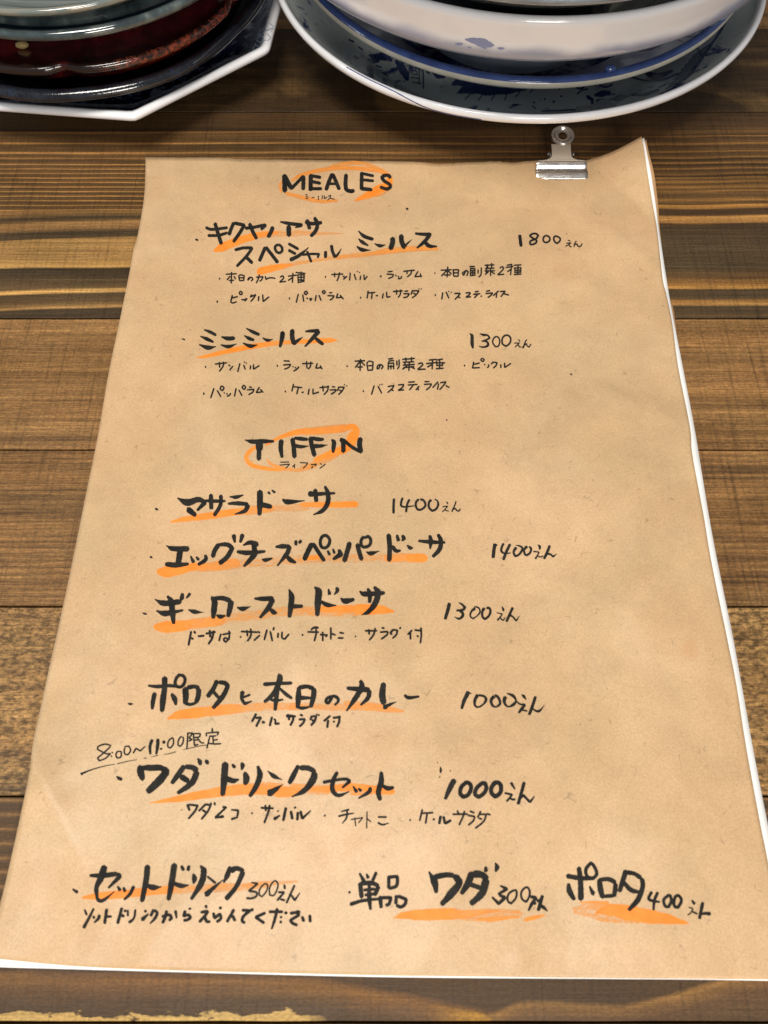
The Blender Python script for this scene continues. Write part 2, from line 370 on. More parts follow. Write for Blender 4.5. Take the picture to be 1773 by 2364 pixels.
def sheet(name, top, right, bot, left, off, scale, mats, nx=150, ny=210, thick=0.00012, rough_top=0.0):
    tp, rt, bt, lf = [smooth_pts(q) for q in (top, right, bot, left)]
    T = [along(tp, i / nx) for i in range(nx + 1)]; B = [along(bt, i / nx) for i in range(nx + 1)]
    Lf = [along(lf, j / ny) for j in range(ny + 1)]; Rt = [along(rt, j / ny) for j in range(ny + 1)]
    if rough_top: T = [(x, y + rough_top * noise.noise((x * .12, 3, 0)) * (0 < i < nx)) for i, (x, y) in enumerate(T)]
    toW = lambda q: PH(q[0], q[1], off, scale)
    T, B, Lf, Rt = [[toW(q) for q in S] for S in (T, B, Lf, Rt)]
    V = []; F = []
    for j in range(ny + 1):
        t = j / ny
        for i in range(nx + 1):
            s = i / nx
            p = (1 - t) * T[i] + t * B[i] + (1 - s) * Lf[j] + s * Rt[j] - ((1 - s) * (1 - t) * T[0] + s * (1 - t) * T[nx] + (1 - s) * t * B[0] + s * t * B[nx])
            V.append((p.x, p.y, H(p.x, p.y) * scale + off))
    for j in range(ny):
        for i in range(nx):
            a = j * (nx + 1) + i
            F.append((a, a + nx + 1, a + nx + 2, a + 1))
    o = mesh_obj(name, V, F, mats[0]); o.data.materials.append(mats[1])
    m = o.modifiers.new('thickness', 'SOLIDIFY'); m.thickness = thick; m.offset = -1; m.material_offset_rim = 1
    return o
def paper_mat(name, c0, c1, c2, rough=0.6, fibre=True, sheen=0.35):
    g = NT(name); co = g.coord()
    n1 = g.noise(co, 28, 4, 0.6, 0.6); n2 = g.noise(g.mapping(co, loc=(3, 1, 0)), 90, 5, 0.62); n3 = g.noise(co, 1700, 3, 0.7)
    c = g.ramp(n1, [(0.3, c0), (0.5, c1), (0.68, c2)])
    if fibre:
        hue = g.noise(g.mapping(co, loc=(9, 4, 0)), 17, 3, 0.6, 0.5)
        c = g.mix(g.mrange(hue, 0.36, 0.64), g.mix(1.0, c, (0.965, 0.975, 0.965, 1), 'MULTIPLY'), g.mix(1.0, c, (1.03, 0.99, 0.97, 1), 'MULTIPLY'))
        k = g.mrange(n2, 0.3, 0.7, 0.955, 1.045)
        k = g.math('MULTIPLY', k, g.mrange(n3, 0.25, 0.75, 0.88, 1.12))
        # hair-fine fibres: thin iso-lines of a noise, shown only in scattered spots
        f1 = g.math('ABSOLUTE', g.math('SUBTRACT', g.noise(g.mapping(co, loc=(7, 2, 0)), 210, 1, 0.4, 0.6), 0.5))
        mask = g.mrange(g.noise(g.mapping(co, loc=(1, 8, 0)), 330, 1), 0.60, 0.66)
        fib = g.math('MULTIPLY', g.mrange(f1, 0.006, 0.016, 1, 0), mask)
        k = g.math('MULTIPLY', k, g.math('SUBTRACT', 1.0, g.math('MULTIPLY', fib, 0.24)))
        st = g.mrange(g.voro(g.mapping(co, loc=(.3, .1, 0)), 70), 0.02, 0.045, 0.72, 1.0)
        stm = g.mrange(g.noise(co, 60, 0), 0.6, 0.65, 1.0, 0.0)
        k = g.math('MULTIPLY', k, g.math('MAXIMUM', st, stm))
        c = g.mix(1.0, c, g.comb(k, k, k), 'MULTIPLY')
        # a few oily thumb stains
        sx = g.sep(co)
        for (px, py, r) in ((1578, 1510, .0035), (390, 1610, .004), (880, 1740, .006), (1290, 640, .006)):
            q = P(px, py)
            dd = g.math('SQRT', g.math('ADD', g.math('POWER', g.math('SUBTRACT', sx[0], q.x), 2), g.math('POWER', g.math('SUBTRACT', sx[1], q.y), 2)))
            dd = g.math('ADD', dd, g.math('MULTIPLY', g.math('SUBTRACT', n2, 0.5), r * 1.5))
            c = g.mix(g.mrange(dd, r * 0.4, r * 1.2, 0.26 if px == 1578 else 0.16, 0.0), c, lin(196, 140, 92))
    h = g.math('ADD', g.math('MULTIPLY', n3, 0.12), g.math('ADD', g.noise(co, 45, 3, 0.5, 0.8), g.math('MULTIPLY', n2, 0.25)))
    return g.done(c, rough, g.bump(h, 0.5, 0.0007), 0.32)
KRAFT = paper_mat('kraft_paper', lin(196, 164, 124), lin(200, 168, 128), lin(205, 174, 135), 0.40)
CORE = NT('paper_edge').done(lin(245, 225, 190), 0.7)
WHITE = paper_mat('white_paper', lin(238, 238, 236), lin(244, 244, 242), lin(248, 248, 247), 0.35, False)
KRAFT2 = paper_mat('kraft_paper_lower', lin(176, 136, 96), lin(186, 146, 104), lin(196, 156, 114), 0.6)

menu = sheet('menu_sheet', TOP, RIGHT, BOT, LEFT, 0.0, 1.0, (KRAFT, CORE), rough_top=1.6)
tag(menu, 'kraft paper menu handwritten in black and orange brush pen, on top of the clipped sheets', 'menu')
def shift(pts, dx, dy): return [(x + dx, y + dy) for x, y in pts]
RW = [(1487, 318), (1493, 350), (1503, 400), (1512, 460), (1522, 534), (1542, 664), (1552, 721), (1578, 856), (1603, 986), (1623, 1108), (1637, 1193), (1657, 1300), (1690, 1460), (1712, 1580), (1737, 1720), (1773, 1905), (1850, 2266)]
BW = [(-46, 2229), (0, 2233), (108, 2236), (217, 2239), (434, 2245), (900, 2256), (1400, 2260), (1640, 2262), (1850, 2266)]
LW = [(348, 369)] + [(x + (12 if y < 1600 else 4), y) for x, y in LEFT[1:-2]] + [(-6, 2120), (-46, 2229)]
TW = [(348, 369)] + [(x, y + 4) for x, y in TOP[1:-4]] + [(1421, 353), (1450, 338), (1487, 318)]
s2 = sheet('paper_sheet', TW, RW, BW, LW, -0.00032, 0.95, (WHITE, WHITE), 110, 160)
tag(s2, 'white sheet sticking out along the right and bottom edges of the kraft menu', 'sheet of paper')
R3 = [(1492, 322), (1497, 350), (1510, 400), (1519, 470), (1524, 534), (1540, 664), (1553, 706), (1558, 735), (1572, 856), (1590, 986), (1612, 1108), (1640, 1300), (1700, 1600), (1750, 1900), (1820, 2250)]
B3 = [(-20, 2190), (434, 2232), (900, 2244), (1400, 2250), (1820, 2250)]
L3 = [(354, 374)] + [(x + 18, y) for x, y in LEFT[1:-2]] + [(-20, 2190)]
T3 = [(354, 374)] + [(x, y + 8) for x, y in TOP[1:-4]] + [(1425, 357), (1455, 341), (1492, 322)]
s3 = sheet('paper_sheet', T3, R3, B3, L3, -0.00055, 0.88, (KRAFT2, CORE), 100, 150)
tag(s3, 'lowest kraft sheet, its edge showing beyond the white one at the lifted top corner', 'sheet of paper')

# ================================================================== brush writing
def ink_mat(name, c_a, c_b, rough, sc_u, sc_v, spec=0.4, dry=None):
    g = NT(name); st = g.attr('st'); de = g.attr('dens', 'Fac'); s = g.sep(st)
    n = g.noise(g.mapping(st, (sc_u, sc_v, 1)), 1.0, 3, 0.6)
    co = g.coord(); grain = g.noise(co, 1500, 2, 0.6); blot = g.noise(co, 260, 3, 0.6)
    e = g.math('ABSOLUTE', g.math('SUBTRACT', s[1], 0.5))                   # 0 middle .. 0.5 edge
    n = g.math('ADD', g.math('MULTIPLY', n, 0.7), g.math('MULTIPLY', grain, 0.3))
    thr = g.math('SUBTRACT', 1.0, de)
    thr = g.math('ADD', 0.28, g.math('MULTIPLY', thr, 0.34))
    thr = g.math('ADD', thr, g.math('MULTIPLY', g.math('MULTIPLY', g.math('POWER', g.math('MULTIPLY', e, 2.0), 4), 0.22), g.math('SUBTRACT', 1.12, de)))
    a = g.mrange(n, g.math('SUBTRACT', thr, 0.04), g.math('ADD', thr, 0.05), 0.0, 1.0)
    a = g.math('MAXIMUM', a, g.math('MULTIPLY', de, g.mrange(de, 0.3, 0.95, 0.14, 0.93)))
    a = g.math('MULTIPLY', a, g.mrange(de, 0.2, 0.95, 0.70, 1.0))
    a = g.math('MULTIPLY', a, 0.97)
    c = g.mix(g.mrange(blot, 0.3, 0.7), c_a, c_b)
    if dry: c = g.mix(g.mrange(de, 0.45, 0.9), dry, c)
    m = g.done(c, rough, g.bump(grain, 0.25, 0.0002), spec)
    tr = g.n.new('ShaderNodeBsdfTransparent'); mx = g.n.new('ShaderNodeMixShader')
    g.link(a, mx.inputs[0]); g.link(tr.outputs[0], mx.inputs[1]); g.link(g.b.outputs[0], mx.inputs[2]); g.link(mx.outputs[0], g.out.inputs[0])
    return m
BLACK = ink_mat('black_ink', lin(28, 27, 24), lin(42, 40, 36), 0.65, 60, 6, spec=0.15)
ORANGE = ink_mat('orange_ink', lin(241, 133, 36), lin(246, 144, 50), 0.6, 40, 15, dry=lin(238, 158, 74))

def parse(txt):
    blocks = []; cur = None
    for line in txt.strip().splitlines():
        line = line.strip()
        if not line: continue
        if line[0] == '@':
            f = line[1:].split()
            cur = dict(kind=f[0], id=f[1], x0=float(f[2]), y0=float(f[3]), s=float(f[4]), w=float(f[5]), st=[]); blocks.append(cur); dens = 1.0; continue
        wd = cur['w']
        for st in line.split(';'):
            st = st.strip()
            if not st: continue
            tk = st.split(':')
            for q in tk[:-1]:
                if q.startswith('/'): dens = float(q[1:])
                elif q: wd = float(q)
            pts = []
            for q in tk[-1].split():
                v = [float(a) for a in q.split(',') if a]
                pts.append((cur['x0'] + v[0] / cur['s'], cur['y0'] + v[1] / cur['s'], (v[2] if len(v) > 2 else wd) / cur['s'], len(v) > 2))
            cur['st'].append((pts, dens))
    return blocks
def spline(pts, step):
    "Catmull-Rom that keeps sharp corners sharp; returns dense (x, y, w)"
    n = len(pts); out = []
    closed = n > 3 and math.dist(pts[0][:2], pts[-1][:2]) < 1.5
    def tangent(i):
        if i == 0: a, b = (pts[-2], pts[1]) if closed else (pts[0], pts[1])
        elif i == n - 1: a, b = (pts[-2], pts[1]) if closed else (pts[-2], pts[-1])
        else: a, b = pts[i - 1], pts[i + 1]
        return Vector((b[0] - a[0], b[1] - a[1]))
    corner = [False] * n
    for i in range(1, n - 1):
        u = Vector((pts[i][0] - pts[i - 1][0], pts[i][1] - pts[i - 1][1])); v = Vector((pts[i + 1][0] - pts[i][0], pts[i + 1][1] - pts[i][1]))
        if u.length > 1e-6 and v.length > 1e-6 and u.angle(v) > R(72): corner[i] = True
    for i in range(n - 1):
        p, q = pts[i], pts[i + 1]; d = Vector((q[0] - p[0], q[1] - p[1])); L = d.length
        if L < 1e-6: continue
        t0 = d.copy() if corner[i] or (i == 0 and not closed) else tangent(i)
        t1 = d.copy() if corner[i + 1] or (i == n - 2 and not closed) else tangent(i + 1)
        t0 = t0.normalized() * L if t0.length > 0 else d; t1 = t1.normalized() * L if t1.length > 0 else d
        m = max(2, int(L / step))
        for k in range(m):
            t = k / m; h0 = 2 * t ** 3 - 3 * t * t + 1; h1 = t ** 3 - 2 * t * t + t; h2 = -2 * t ** 3 + 3 * t * t; h3 = t ** 3 - t * t
            out.append((h0 * p[0] + h1 * t0.x + h2 * q[0] + h3 * t1.x, h0 * p[1] + h1 * t0.y + h2 * q[1] + h3 * t1.y, p[2] + (q[2] - p[2]) * (t * t * (3 - 2 * t))))
    out.append(pts[-1][:3])
    return out, closed
def ribbon(pts, dens, place, cross, seed, V, F, UV, DE, wk=1.0, dry_end=0.0):
    P2, closed = spline(pts, 1.6)
    # round caps: push the tips out a little and narrow them along a circle
    L = [0.0]
    for a, b in zip(P2, P2[1:]): L.append(L[-1] + math.dist(a[:2], b[:2]))
    T = L[-1]
    if T < 1e-3: return
    def at(q):
        q = min(max(q, 0), T)
        for i in range(len(L) - 1):
            if q <= L[i + 1] or i == len(L) - 2:
                u = (q - L[i]) / max(1e-9, L[i + 1] - L[i]); a, b = P2[i], P2[i + 1]
                return [a[j] + (b[j] - a[j]) * u for j in range(3)]
    w0, w1 = P2[0][2], P2[-1][2]
    ext0, ext1 = (0.0, 0.0) if closed else (0.22 * w0, 0.22 * w1)
    qs = [-ext0 * (1 - k / 5) for k in range(5)] + [max(1.0, 0) * 0]
    m = max(3, int(T / 1.3)); qs = [-ext0 + (T + ext0 + ext1) * 0 + x for x in (0, ext0 * .35 + .05, ext0 * .8 + .15)] if not closed else [0.0]
    start = qs[-1]
    qs += [start + (T - start) * k / m for k in range(1, m)]
    qs += [T, T + ext1 * .5, T + ext1] if not closed else [T]
    base = len(V); rows = 0
    for q in qs:
        c = at(q); a, b = at(q - 0.9), at(q + 0.9)
        t = Vector((b[0] - a[0], b[1] - a[1]))
        if t.length < 1e-6: t = Vector((1, 0))
        t.normalize()
        if q < 0: c[0] += t.x * q; c[1] += t.y * q
        if q > T: c[0] += t.x * (q - T); c[1] += t.y * (q - T)
        wd = c[2] * wk
        if not closed:
            r0 = max(0.3, w0 * 0.42); r1 = max(0.3, w1 * 0.42)
            f = 1.0
            u = (q + ext0) / (r0 + ext0)
            if u < 1: f = min(f, math.sqrt(max(0.0, 1 - (1 - u) ** 2)) * 0.88 + 0.10)
            u = (T + ext1 - q) / (r1 + ext1)
            if u < 1: f = min(f, math.sqrt(max(0.0, 1 - (1 - u) ** 2)) * 0.90 + 0.06)
            wd *= f
        nx, ny = -t.y, t.x
        jl = 1 + 0.10 * noise.noise((q * 0.22, seed * 7.3, 0)) + 0.07 * noise.noise((q * 0.9, seed * 7.3, 5))
        jr = 1 + 0.10 * noise.noise((q * 0.22, seed * 7.3, 9)) + 0.07 * noise.noise((q * 0.9, seed * 7.3, 14))
        for k in range(cross):
            v = k / (cross - 1); side = (v - 0.5) * wd * (jl if v < 0.5 else jr)
            V.append(place(c[0] + nx * side, c[1] + ny * side)); UV.append((q * 0.00013 * 8 + seed * 3.1, v + seed * 1.7 - math.floor(seed * 1.7) * 0, 0.0))
            UV[-1] = (UV[-1][0], v, seed * 0.77); DE.append(dens * (1 - dry_end * min(1.0, max(0.0, (q / T - 0.62) / 0.38)) ** 1.5))
        rows += 1
    for r in range(rows - 1):
        for k in range(cross - 1):
            a = base + r * cross + k; F.append((a, a + 1, a + cross + 1, a + cross))
INK = r"""
@heading MEALES 600 370 4 28
38:228,135 230,290;34:225,140 258,200 292,262;24:290,262 345,205 402,145;30:402,145 400,272
32:470,135 468,280;24:460,140 562,158;470,195 560,212;465,262 570,262
28:668,125 640,190 610,275;672,128 700,190 733,270;20:632,215 700,218
30:795,130 795,262 835,285 870,280
28:940,115 938,262 1035,272;22:930,118 1050,145;945,180 1050,190
26:1205,165 1190,142 1150,140 1125,160 1150,192 1200,225 1205,250 1170,265 1110,245
@subheading meales_kana 600 370 4 7
420,315 440,322;425,335 445,340;422,352 445,355;480,345 502,342;540,328 540,368;575,322 578,342 570,358;594,325 594,356 622,338;630,332 655,322 645,348 622,370;645,348 690,360
@orange ring_meales 600 370 4 30
/.6:200,300,14 188,260,26 186,222,24 205,190,8;/.65:295,190,20 360,145,30 470,110,34 600,85,34 720,72,34 860,72,36 1000,82,40 1120,102,36 1190,140,32 1212,200,26 1200,260,26;/.55:600,78,8 700,45,30 850,25,36 960,30,34 1060,60,24 1150,90,10
/.6:240,305,30 400,345,40 560,378,34 715,372,26;/.95:1200,160,50 1190,215,60 1100,270,80 1000,320,60 930,350,36 865,378,4;/.5:1200,270,12 1120,320,14 1000,340,12
@dish_name line1a 430 480 4 24
14:85,290 110,298
22:180,180 230,198 380,182;200,255 300,252 380,228;28:265,140 295,240 325,335
26:440,135 415,190 395,250;445,140 535,158 500,220 435,315
24:545,188 640,175 735,155;735,158 690,198;28:585,145 610,210 650,285
30:800,175 780,225 755,270
26:870,128,14 940,142,26 1070,158,28;1065,160,26 1005,182,10;36:945,165 948,260
28:1100,130 1160,145 1250,135;1115,110 1140,195;1185,90 1210,150 1195,210 1150,262
22:450,388 520,370 610,368;610,368 560,440 465,540;26:545,445 610,510
26:675,490 730,362;735,362 780,420 845,505;20:850,340 880,360 885,395 860,415 830,400 820,360 850,340
22:945,330 1035,380;945,390 1010,425;960,480,30 1040,440,26 1130,365,8
18:1070,432 1150,425 1225,425 1212,460;20:1115,400 1155,500
24:1287,400 1285,460;24:1340,345 1350,400 1375,458;1375,455,20 1405,420,16 1432,375,5
@orange ul1a 430 480 4 50
/.95:262,395,36 330,365,72 430,322,72 560,278,62 700,245,50 850,225,24;/.4:650,255,40 850,240,62 1000,235,62 1150,232,44 1300,235,28 1460,238,8
/.95:665,590,66 760,565,62 870,542,50 980,525,20;/.45:900,535,40 1150,490,30 1400,455,34 1660,430,30
@dish_name line1b 780 510 4 26
190,92,10 240,140,28 325,170,26;190,165,10 225,195,28 280,228,14;175,235,12 220,265,30 300,270,8
340,210,10 390,230,26 440,220,6;38:505,155 505,200 485,262;36:585,130 590,190 615,250;615,240,24 640,210,14 685,170,4
715,115,18 770,122,24 860,125,30;850,128,30 800,190,28 730,250,16;795,180,26 840,230,30 915,235,14
@orange ul1b 780 510 4 50
/.6:240,310,20 450,280,52 650,260,52 800,255,44 925,258,26;/.4:-20,340,44 100,325,52 260,310,56 450,290,30
@price price1 1170 520 7.976 30
46:237,180 250,280 264,388;28:510,255 430,200 430,185 480,155 540,155 580,185 540,245 440,290 425,330 450,355 520,335 550,300 545,275 510,255
26:720,190 680,220 670,270 705,315 770,300 795,260 780,215 720,190;890,200 865,240 885,305 930,335 985,270 965,225 890,200
16:1125,275 1170,290;1095,330 1185,322 1130,360 1080,390;1130,360 1160,372 1160,392 1195,395
18:1280,290 1245,350 1240,400;1255,355 1300,345 1300,380 1350,390 1390,335;14:1098,152 1108,160
@ingredients small1a 490 600 4 10.5
18:64,172 70,174
125,132 225,128;178,112 175,218;165,150 135,185;200,150 215,178;155,190 200,188
250,140 252,192 290,190 295,145 252,142;252,165 292,165;350,165 325,190 340,165 365,162 375,180 358,195
405,160 470,155 450,190 435,195;435,135 425,175 405,215;490,150 495,180 530,165 582,170
625,160 650,145 660,165 620,205 680,198
700,150 780,140;745,120 740,210;745,160 700,190;770,115 860,125;790,135 855,140;790,160 850,160;790,185 850,185;820,108 820,205;790,135 795,210;850,140 845,205;790,210 850,195
18:1043,156 1049,156
1100,135 1210,130;1130,118 1130,160;1175,115 1165,165 1150,195;1205,150 1225,158;1210,180 1245,150
1275,120 1268,190;1310,130 1328,185;1338,103 1342,110;1358,112 1362,118;1370,145 1365,185;1400,135 1405,185 1432,150
18:1552,150 1558,153
@ingredients small1b 490 600 4 11
20:42,385 50,386
185,325 170,390 190,398 225,385;180,352 235,338;260,290 276,300 272,318 256,318 250,302 262,290
270,365 295,368 320,355;322,355 300,382;365,320 350,345;352,342 402,320 380,355 355,385
430,335 425,380;465,320 470,385 525,340
18:709,356 716,356
795,315 775,395;835,320 845,385;865,288 880,305 865,322 848,308 865,288;870,350 882,358;895,362 920,355 905,378
960,325 950,380;985,325 1005,375;1030,282 1045,298 1030,312 1015,298 1030,282
1080,303 1108,303;1065,330 1125,332 1110,355 1085,372;1160,310 1145,350 1200,345;1180,325 1212,362
18:1367,348 1374,348
1440,285 1430,355;1440,305 1505,300;1478,300 1470,360;1510,330 1530,330;1580,310 1570,355;1610,295 1612,345 1645,338
@ingredients small1c 850 600 4 10.5
18:115,150 121,152
180,110 225,105;170,130 235,135 225,155 185,172;252,138 260,150;275,150 285,162;310,150 300,170 275,174
325,105 430,95;360,95 358,130;400,90 395,125 360,158;460,105 430,155 490,150;480,125 492,158
14:612,122 618,123
670,95 770,90;735,62 728,160;725,98 675,150;735,98 770,130;700,140 760,138
785,85 790,150 830,150 835,90 785,92;790,120 830,118;905,95 880,145 870,120 905,95 925,110 910,148
935,62 985,60;945,80 980,80;940,100 990,98;945,75 945,150;985,75 985,145;945,120 985,120;945,145 985,142;965,95 965,145;1015,90 1015,125;1045,70 1040,140 1020,158
1075,50 1165,45;1100,40 1105,75;1140,30 1140,75;1080,80 1165,75;1075,102 1170,100;1130,85 1130,148;1110,110 1080,135;1140,110 1170,130;1095,60 1090,120
1215,75 1240,60 1250,80 1195,138 1255,132
1270,70 1340,60;1325,40 1315,140;1320,85 1285,110;1280,50 1330,40;1345,50 1415,45;1345,75 1415,72;1350,95 1415,95;1350,115 1415,112;1345,135 1415,130;1385,45 1380,130;1355,70 1355,115;1410,70 1405,110
@ingredients small1d 850 600 4 11
230,292 320,285;260,275 262,320;300,275 295,320 275,348;335,290 370,286;325,312 380,312 360,340 325,348
410,280 395,320;405,285 470,285 440,325 405,350;415,305 445,320;466,266 472,270;488,266 494,270
18:617,325 624,325
688,300 680,365;720,295 745,355;742,288 747,294;765,296 770,302;795,310 850,308 830,335 800,365;825,338 850,350
900,305 945,302 930,325 900,345 950,340;985,295 1020,290;970,318 1035,312;1010,320 980,350;18:1042,333 1048,337
1090,290 1125,282;1085,310 1150,305 1135,325 1105,348;1205,285 1155,330;1187,308 1182,350
1218,292 1265,288 1225,340;1245,310 1300,325
@dish_name line2 400 740 4 26
10:80,168 108,178
285,85,12 340,105,24 395,135,22;250,145,10 310,170,28 370,198,18;240,222,12 320,250,34 395,240,8
445,150,12 500,165,32 565,162,30;440,225,12 510,240,28 585,215,6
675,72,10 735,105,26 795,130,24;655,138,10 700,165,28 745,180,20;645,208,12 710,235,30 778,225,8
825,160,10 870,182,24 922,172,5
1010,105,36 1005,160,34 985,245,22;1100,85,34 1098,150,34 1115,215,34;1110,215,30 1150,185,24 1198,150,5
1220,100,14 1280,96,24 1345,95,30;1345,95,32 1290,160,30 1215,240,14;1300,150,20 1345,190,30 1385,220,26
@orange ul2 400 740 4 40
/.95:208,344,4 300,330,30 450,295,38 600,262,44 750,235,44 900,215,40;/.65:850,222,42 950,208,40 1100,198,36 1230,192,40;/.9:1150,195,30 1350,185,44 1450,182,40 1510,182,14
@price price2 1060 750 7.976 30
195,155,14 235,200,46 238,340,50 255,430,30;378,162,14 450,185,36 520,190,24 565,240,26 500,275,26 410,300,14;410,300,14 500,305,28 535,350,34 515,390,34 430,410,24 365,390,10
22:680,215 625,270 620,330 670,405 720,390 745,330 735,250 680,215;26:860,190 800,240 795,340 860,395 930,340 950,260 920,205 860,190
16:1095,265 1120,310;1015,335 1110,335 1070,370 1025,410;1070,370 1100,380 1105,405 1145,405
18:1245,270 1210,330 1180,430;1160,420 1240,340 1250,380 1285,412 1325,350
@ingredients small2a 450 820 4 11
18:94,108 101,108
185,82 295,70;225,62 228,115;262,60 262,95 225,150;310,88 325,100;320,140 350,100;415,75 395,155;450,90 465,132;453,62 460,66;470,70 476,76;515,95 510,130;540,85 540,130 595,95
18:757,98 764,98
820,52 875,55;815,90 885,85 865,112 825,130;903,102 908,110;925,110 932,120;960,105 945,125 910,148;990,78 1090,75;1030,55 1035,122;1070,60 1065,105 1045,128;1130,75 1115,120 1165,115;1155,95 1175,128
18:1402,100 1408,101
1475,55 1570,50;1528,35 1525,145;1520,62 1480,115;1535,60 1570,95;1500,110 1550,108;1595,60 1597,140 1640,135 1645,62 1600,60;1600,98 1640,95
@ingredients small2b 450 820 4 11
20:78,355 86,355
175,305 145,395;205,325 240,385;245,285 270,300 255,328 232,315 245,285;268,345 274,352;293,352 300,362;330,350 320,368 295,380;380,305 365,380;405,320 435,375;450,278 470,298 455,318 435,300 450,278
500,292 525,298;480,320 545,315 535,340 495,365;595,295 565,345 615,340;605,315 630,345
18:831,335 838,335
910,265 895,335;905,290 990,300;955,300 940,360;985,345 1005,340;1055,310 1045,365;1090,310 1090,358 1145,340;1150,300 1240,290;1180,280 1185,335;1230,280 1225,325 1190,365;1265,290 1295,294;1245,322 1305,318 1290,340 1255,362
1330,290 1315,330;1325,295 1380,295 1355,335 1325,365;1330,320 1360,335;1378,270 1384,275;1400,280 1405,286
20:1552,332 1558,332
@ingredients small2c 790 820 4 11
355,85 335,125 320,125 330,95 360,88 378,105 360,130
425,35 470,30;430,52 480,50;420,75 480,72;425,75 425,135;475,75 475,130;430,55 430,75;450,90 450,130;430,105 475,102;505,50 505,95;525,40 525,100 510,128
555,38 670,30;585,22 590,55;640,18 640,55;560,65 665,60;560,92 670,85;565,115 665,105;620,60 615,145;600,100 555,130;630,105 670,125;580,70 580,95
700,80 735,70 745,90 695,132 770,128
775,78 860,68;835,45 830,130;830,85 785,110;800,45 870,38;870,45 930,35;860,70 950,70;870,95 930,92;865,125 935,120;900,35 900,122;870,55 875,100;930,65 925,100
18:1127,95 1134,96
1215,60 1203,118 1270,115;1215,85 1270,72;1295,30 1312,42 1302,58 1285,52 1282,38 1295,30;1312,82 1320,90;1350,85 1355,100 1340,115;1395,60 1375,85;1395,65 1430,68 1420,95 1395,120;1465,85 1465,118;1500,70 1500,115 1558,75
@ingredients small2d 790 820 4 11
295,280 270,365;330,285 365,352;345,270 350,277;365,266 372,273;420,290 480,280 460,310 420,345;445,315 475,328;515,275 570,270 555,298 515,325 570,320
610,250 670,245;605,275 695,270;655,278 620,322;710,285 680,322;700,300 705,325;760,245 805,243;755,270 825,265 810,292 775,322
885,245 835,300;890,262 880,318;905,255 960,245 930,285 900,318;955,280 990,298
@heading TIFFIN 530 970 4 34
140,182,8 210,198,34 300,195,34 408,195,20;54:275,200 275,280;36:272,270 270,365
38:478,185 472,260,34 485,345,24
34:580,170 592,250 600,345;600,165,22 660,172,30 720,178,24;600,235,30 660,245,26 735,238,6
34:745,160 762,245 785,330;750,165,26 810,175,30 868,178,22;780,240,34 840,238,26 905,228,5
940,180,14 962,200,34 960,250,32 955,300,22
34:1025,175 1048,200 1050,295;26:1050,180 1120,240 1200,290;38:1208,165 1200,220 1212,298
@subheading tiffin_kana 530 970 4 8
470,388 550,386;462,415 555,405 518,445;605,408 580,430;598,420 600,443;650,392 722,395 705,420 678,445;750,412 805,405 785,422;770,425 756,445;835,398 850,410;832,446 885,405
@orange ring_tiffin 530 970 4 34
/.95:240,245,26 180,295,36 155,340,36 170,385,38 220,420,38 330,445,34 430,455,30 520,450,24;/.5:480,445,34 600,460,34 700,450,36 800,420,36;/.6:345,355,10 370,395,26 430,425,30 520,445,30
/.95:330,235,14 420,180,22 500,145,34 600,115,44 700,100,50;/.7:660,105,56 800,100,60 950,90,60 1080,70,70;/.35:700,75,14 850,60,24 1000,45,22 1130,45,24
/.95:1080,75,50 1140,60,50 1170,100,60 1140,150,90 1110,220,90 1050,270,72 960,300,64 860,340,50 780,375,40;/.5:1000,320,40 900,365,50 780,405,50 660,440,40
@dish_name line3 345 1110 3 22
12:40,192 58,200
195,120,10 260,150,40 340,130,30 385,150,26 330,205,16;265,195,34 320,240,26
375,135,10 430,140,22 525,140,14;24:425,95 428,195;22:495,100 490,170 448,242
555,110,8 600,113,22 650,98,8;545,158,14 610,156,24 682,162,22;682,165,28 665,205,24 590,232,8
36:765,70,34 765,150,34 762,238,24;775,165,30 845,180,26;822,78,16 835,92,12;848,65,10 870,82,16
922,128,12 950,145,30 1075,138,6
1105,90,36 1150,92,24 1285,85,14;24:1148,60 1155,145;1215,38,16 1235,85,26 1235,150,28 1200,205,24 1135,235,8
@orange ul3 345 1110 3 40
/.95:148,285,14 250,265,32 400,245,44 560,220,44 640,210,40;/.6:600,215,46 700,205,56 850,190,48;/.4:800,190,44 950,190,50 1100,180,56;/.75:1050,165,30 1200,165,38;/.95:1180,165,30 1300,165,38 1440,162,40
@price price3 890 1130 7.976 30
36:155,170 148,300 148,440;32:315,155 290,230 290,300 350,320,24 530,300,16;32:440,185 400,270 378,415
32:610,180 560,240 570,340 620,375 690,350 735,290 700,200 640,180;840,190,40 800,240 800,330 860,395 930,360 970,280 955,210,24 905,180,16
22:1125,228 1150,265;16:1050,320 1145,305 1100,360 1045,415;1090,370 1110,385 1165,398;20:1298,220 1275,290 1220,410;1240,370 1285,345 1310,385 1350,400 1378,355
@dish_name line4a 330 1220 4 34
16:65,262 85,268
215,158,8 270,185,38 420,188,44;44:345,200 335,260 325,330;210,330,36 300,338,40 420,328,24
440,255,14 468,315,28;490,262,14 515,290,26;575,245,22 580,285,30 510,335,26
34:700,145 660,210 645,265;700,150,26 780,150,34 825,180,34 780,260,36 705,325,34
34:838,60 848,130,18;920,55 898,130,22
925,155,14 990,130,34 1060,150,40;870,215,26 960,225,36 1128,212,22;1020,150,36 1030,230,44 980,300,34 930,350,20
1100,285,14 1130,292,30 1195,275,14
1225,170,18 1290,165,36 1355,165,30;1355,165,34 1330,230,34 1240,345,14;1315,240,26 1360,290,36 1410,315,22
24:1412,112 1412,155;1462,112 1440,135
@dish_name line4b 690 1220 4 32
38:120,140 85,210 50,290;30:130,140 175,210 235,300;24:235,65 205,90 200,150 225,180 265,165 285,110 260,70 230,65
265,205,18 285,245,22;315,190,16 328,230,22;370,195,24 385,240,38 315,285,24
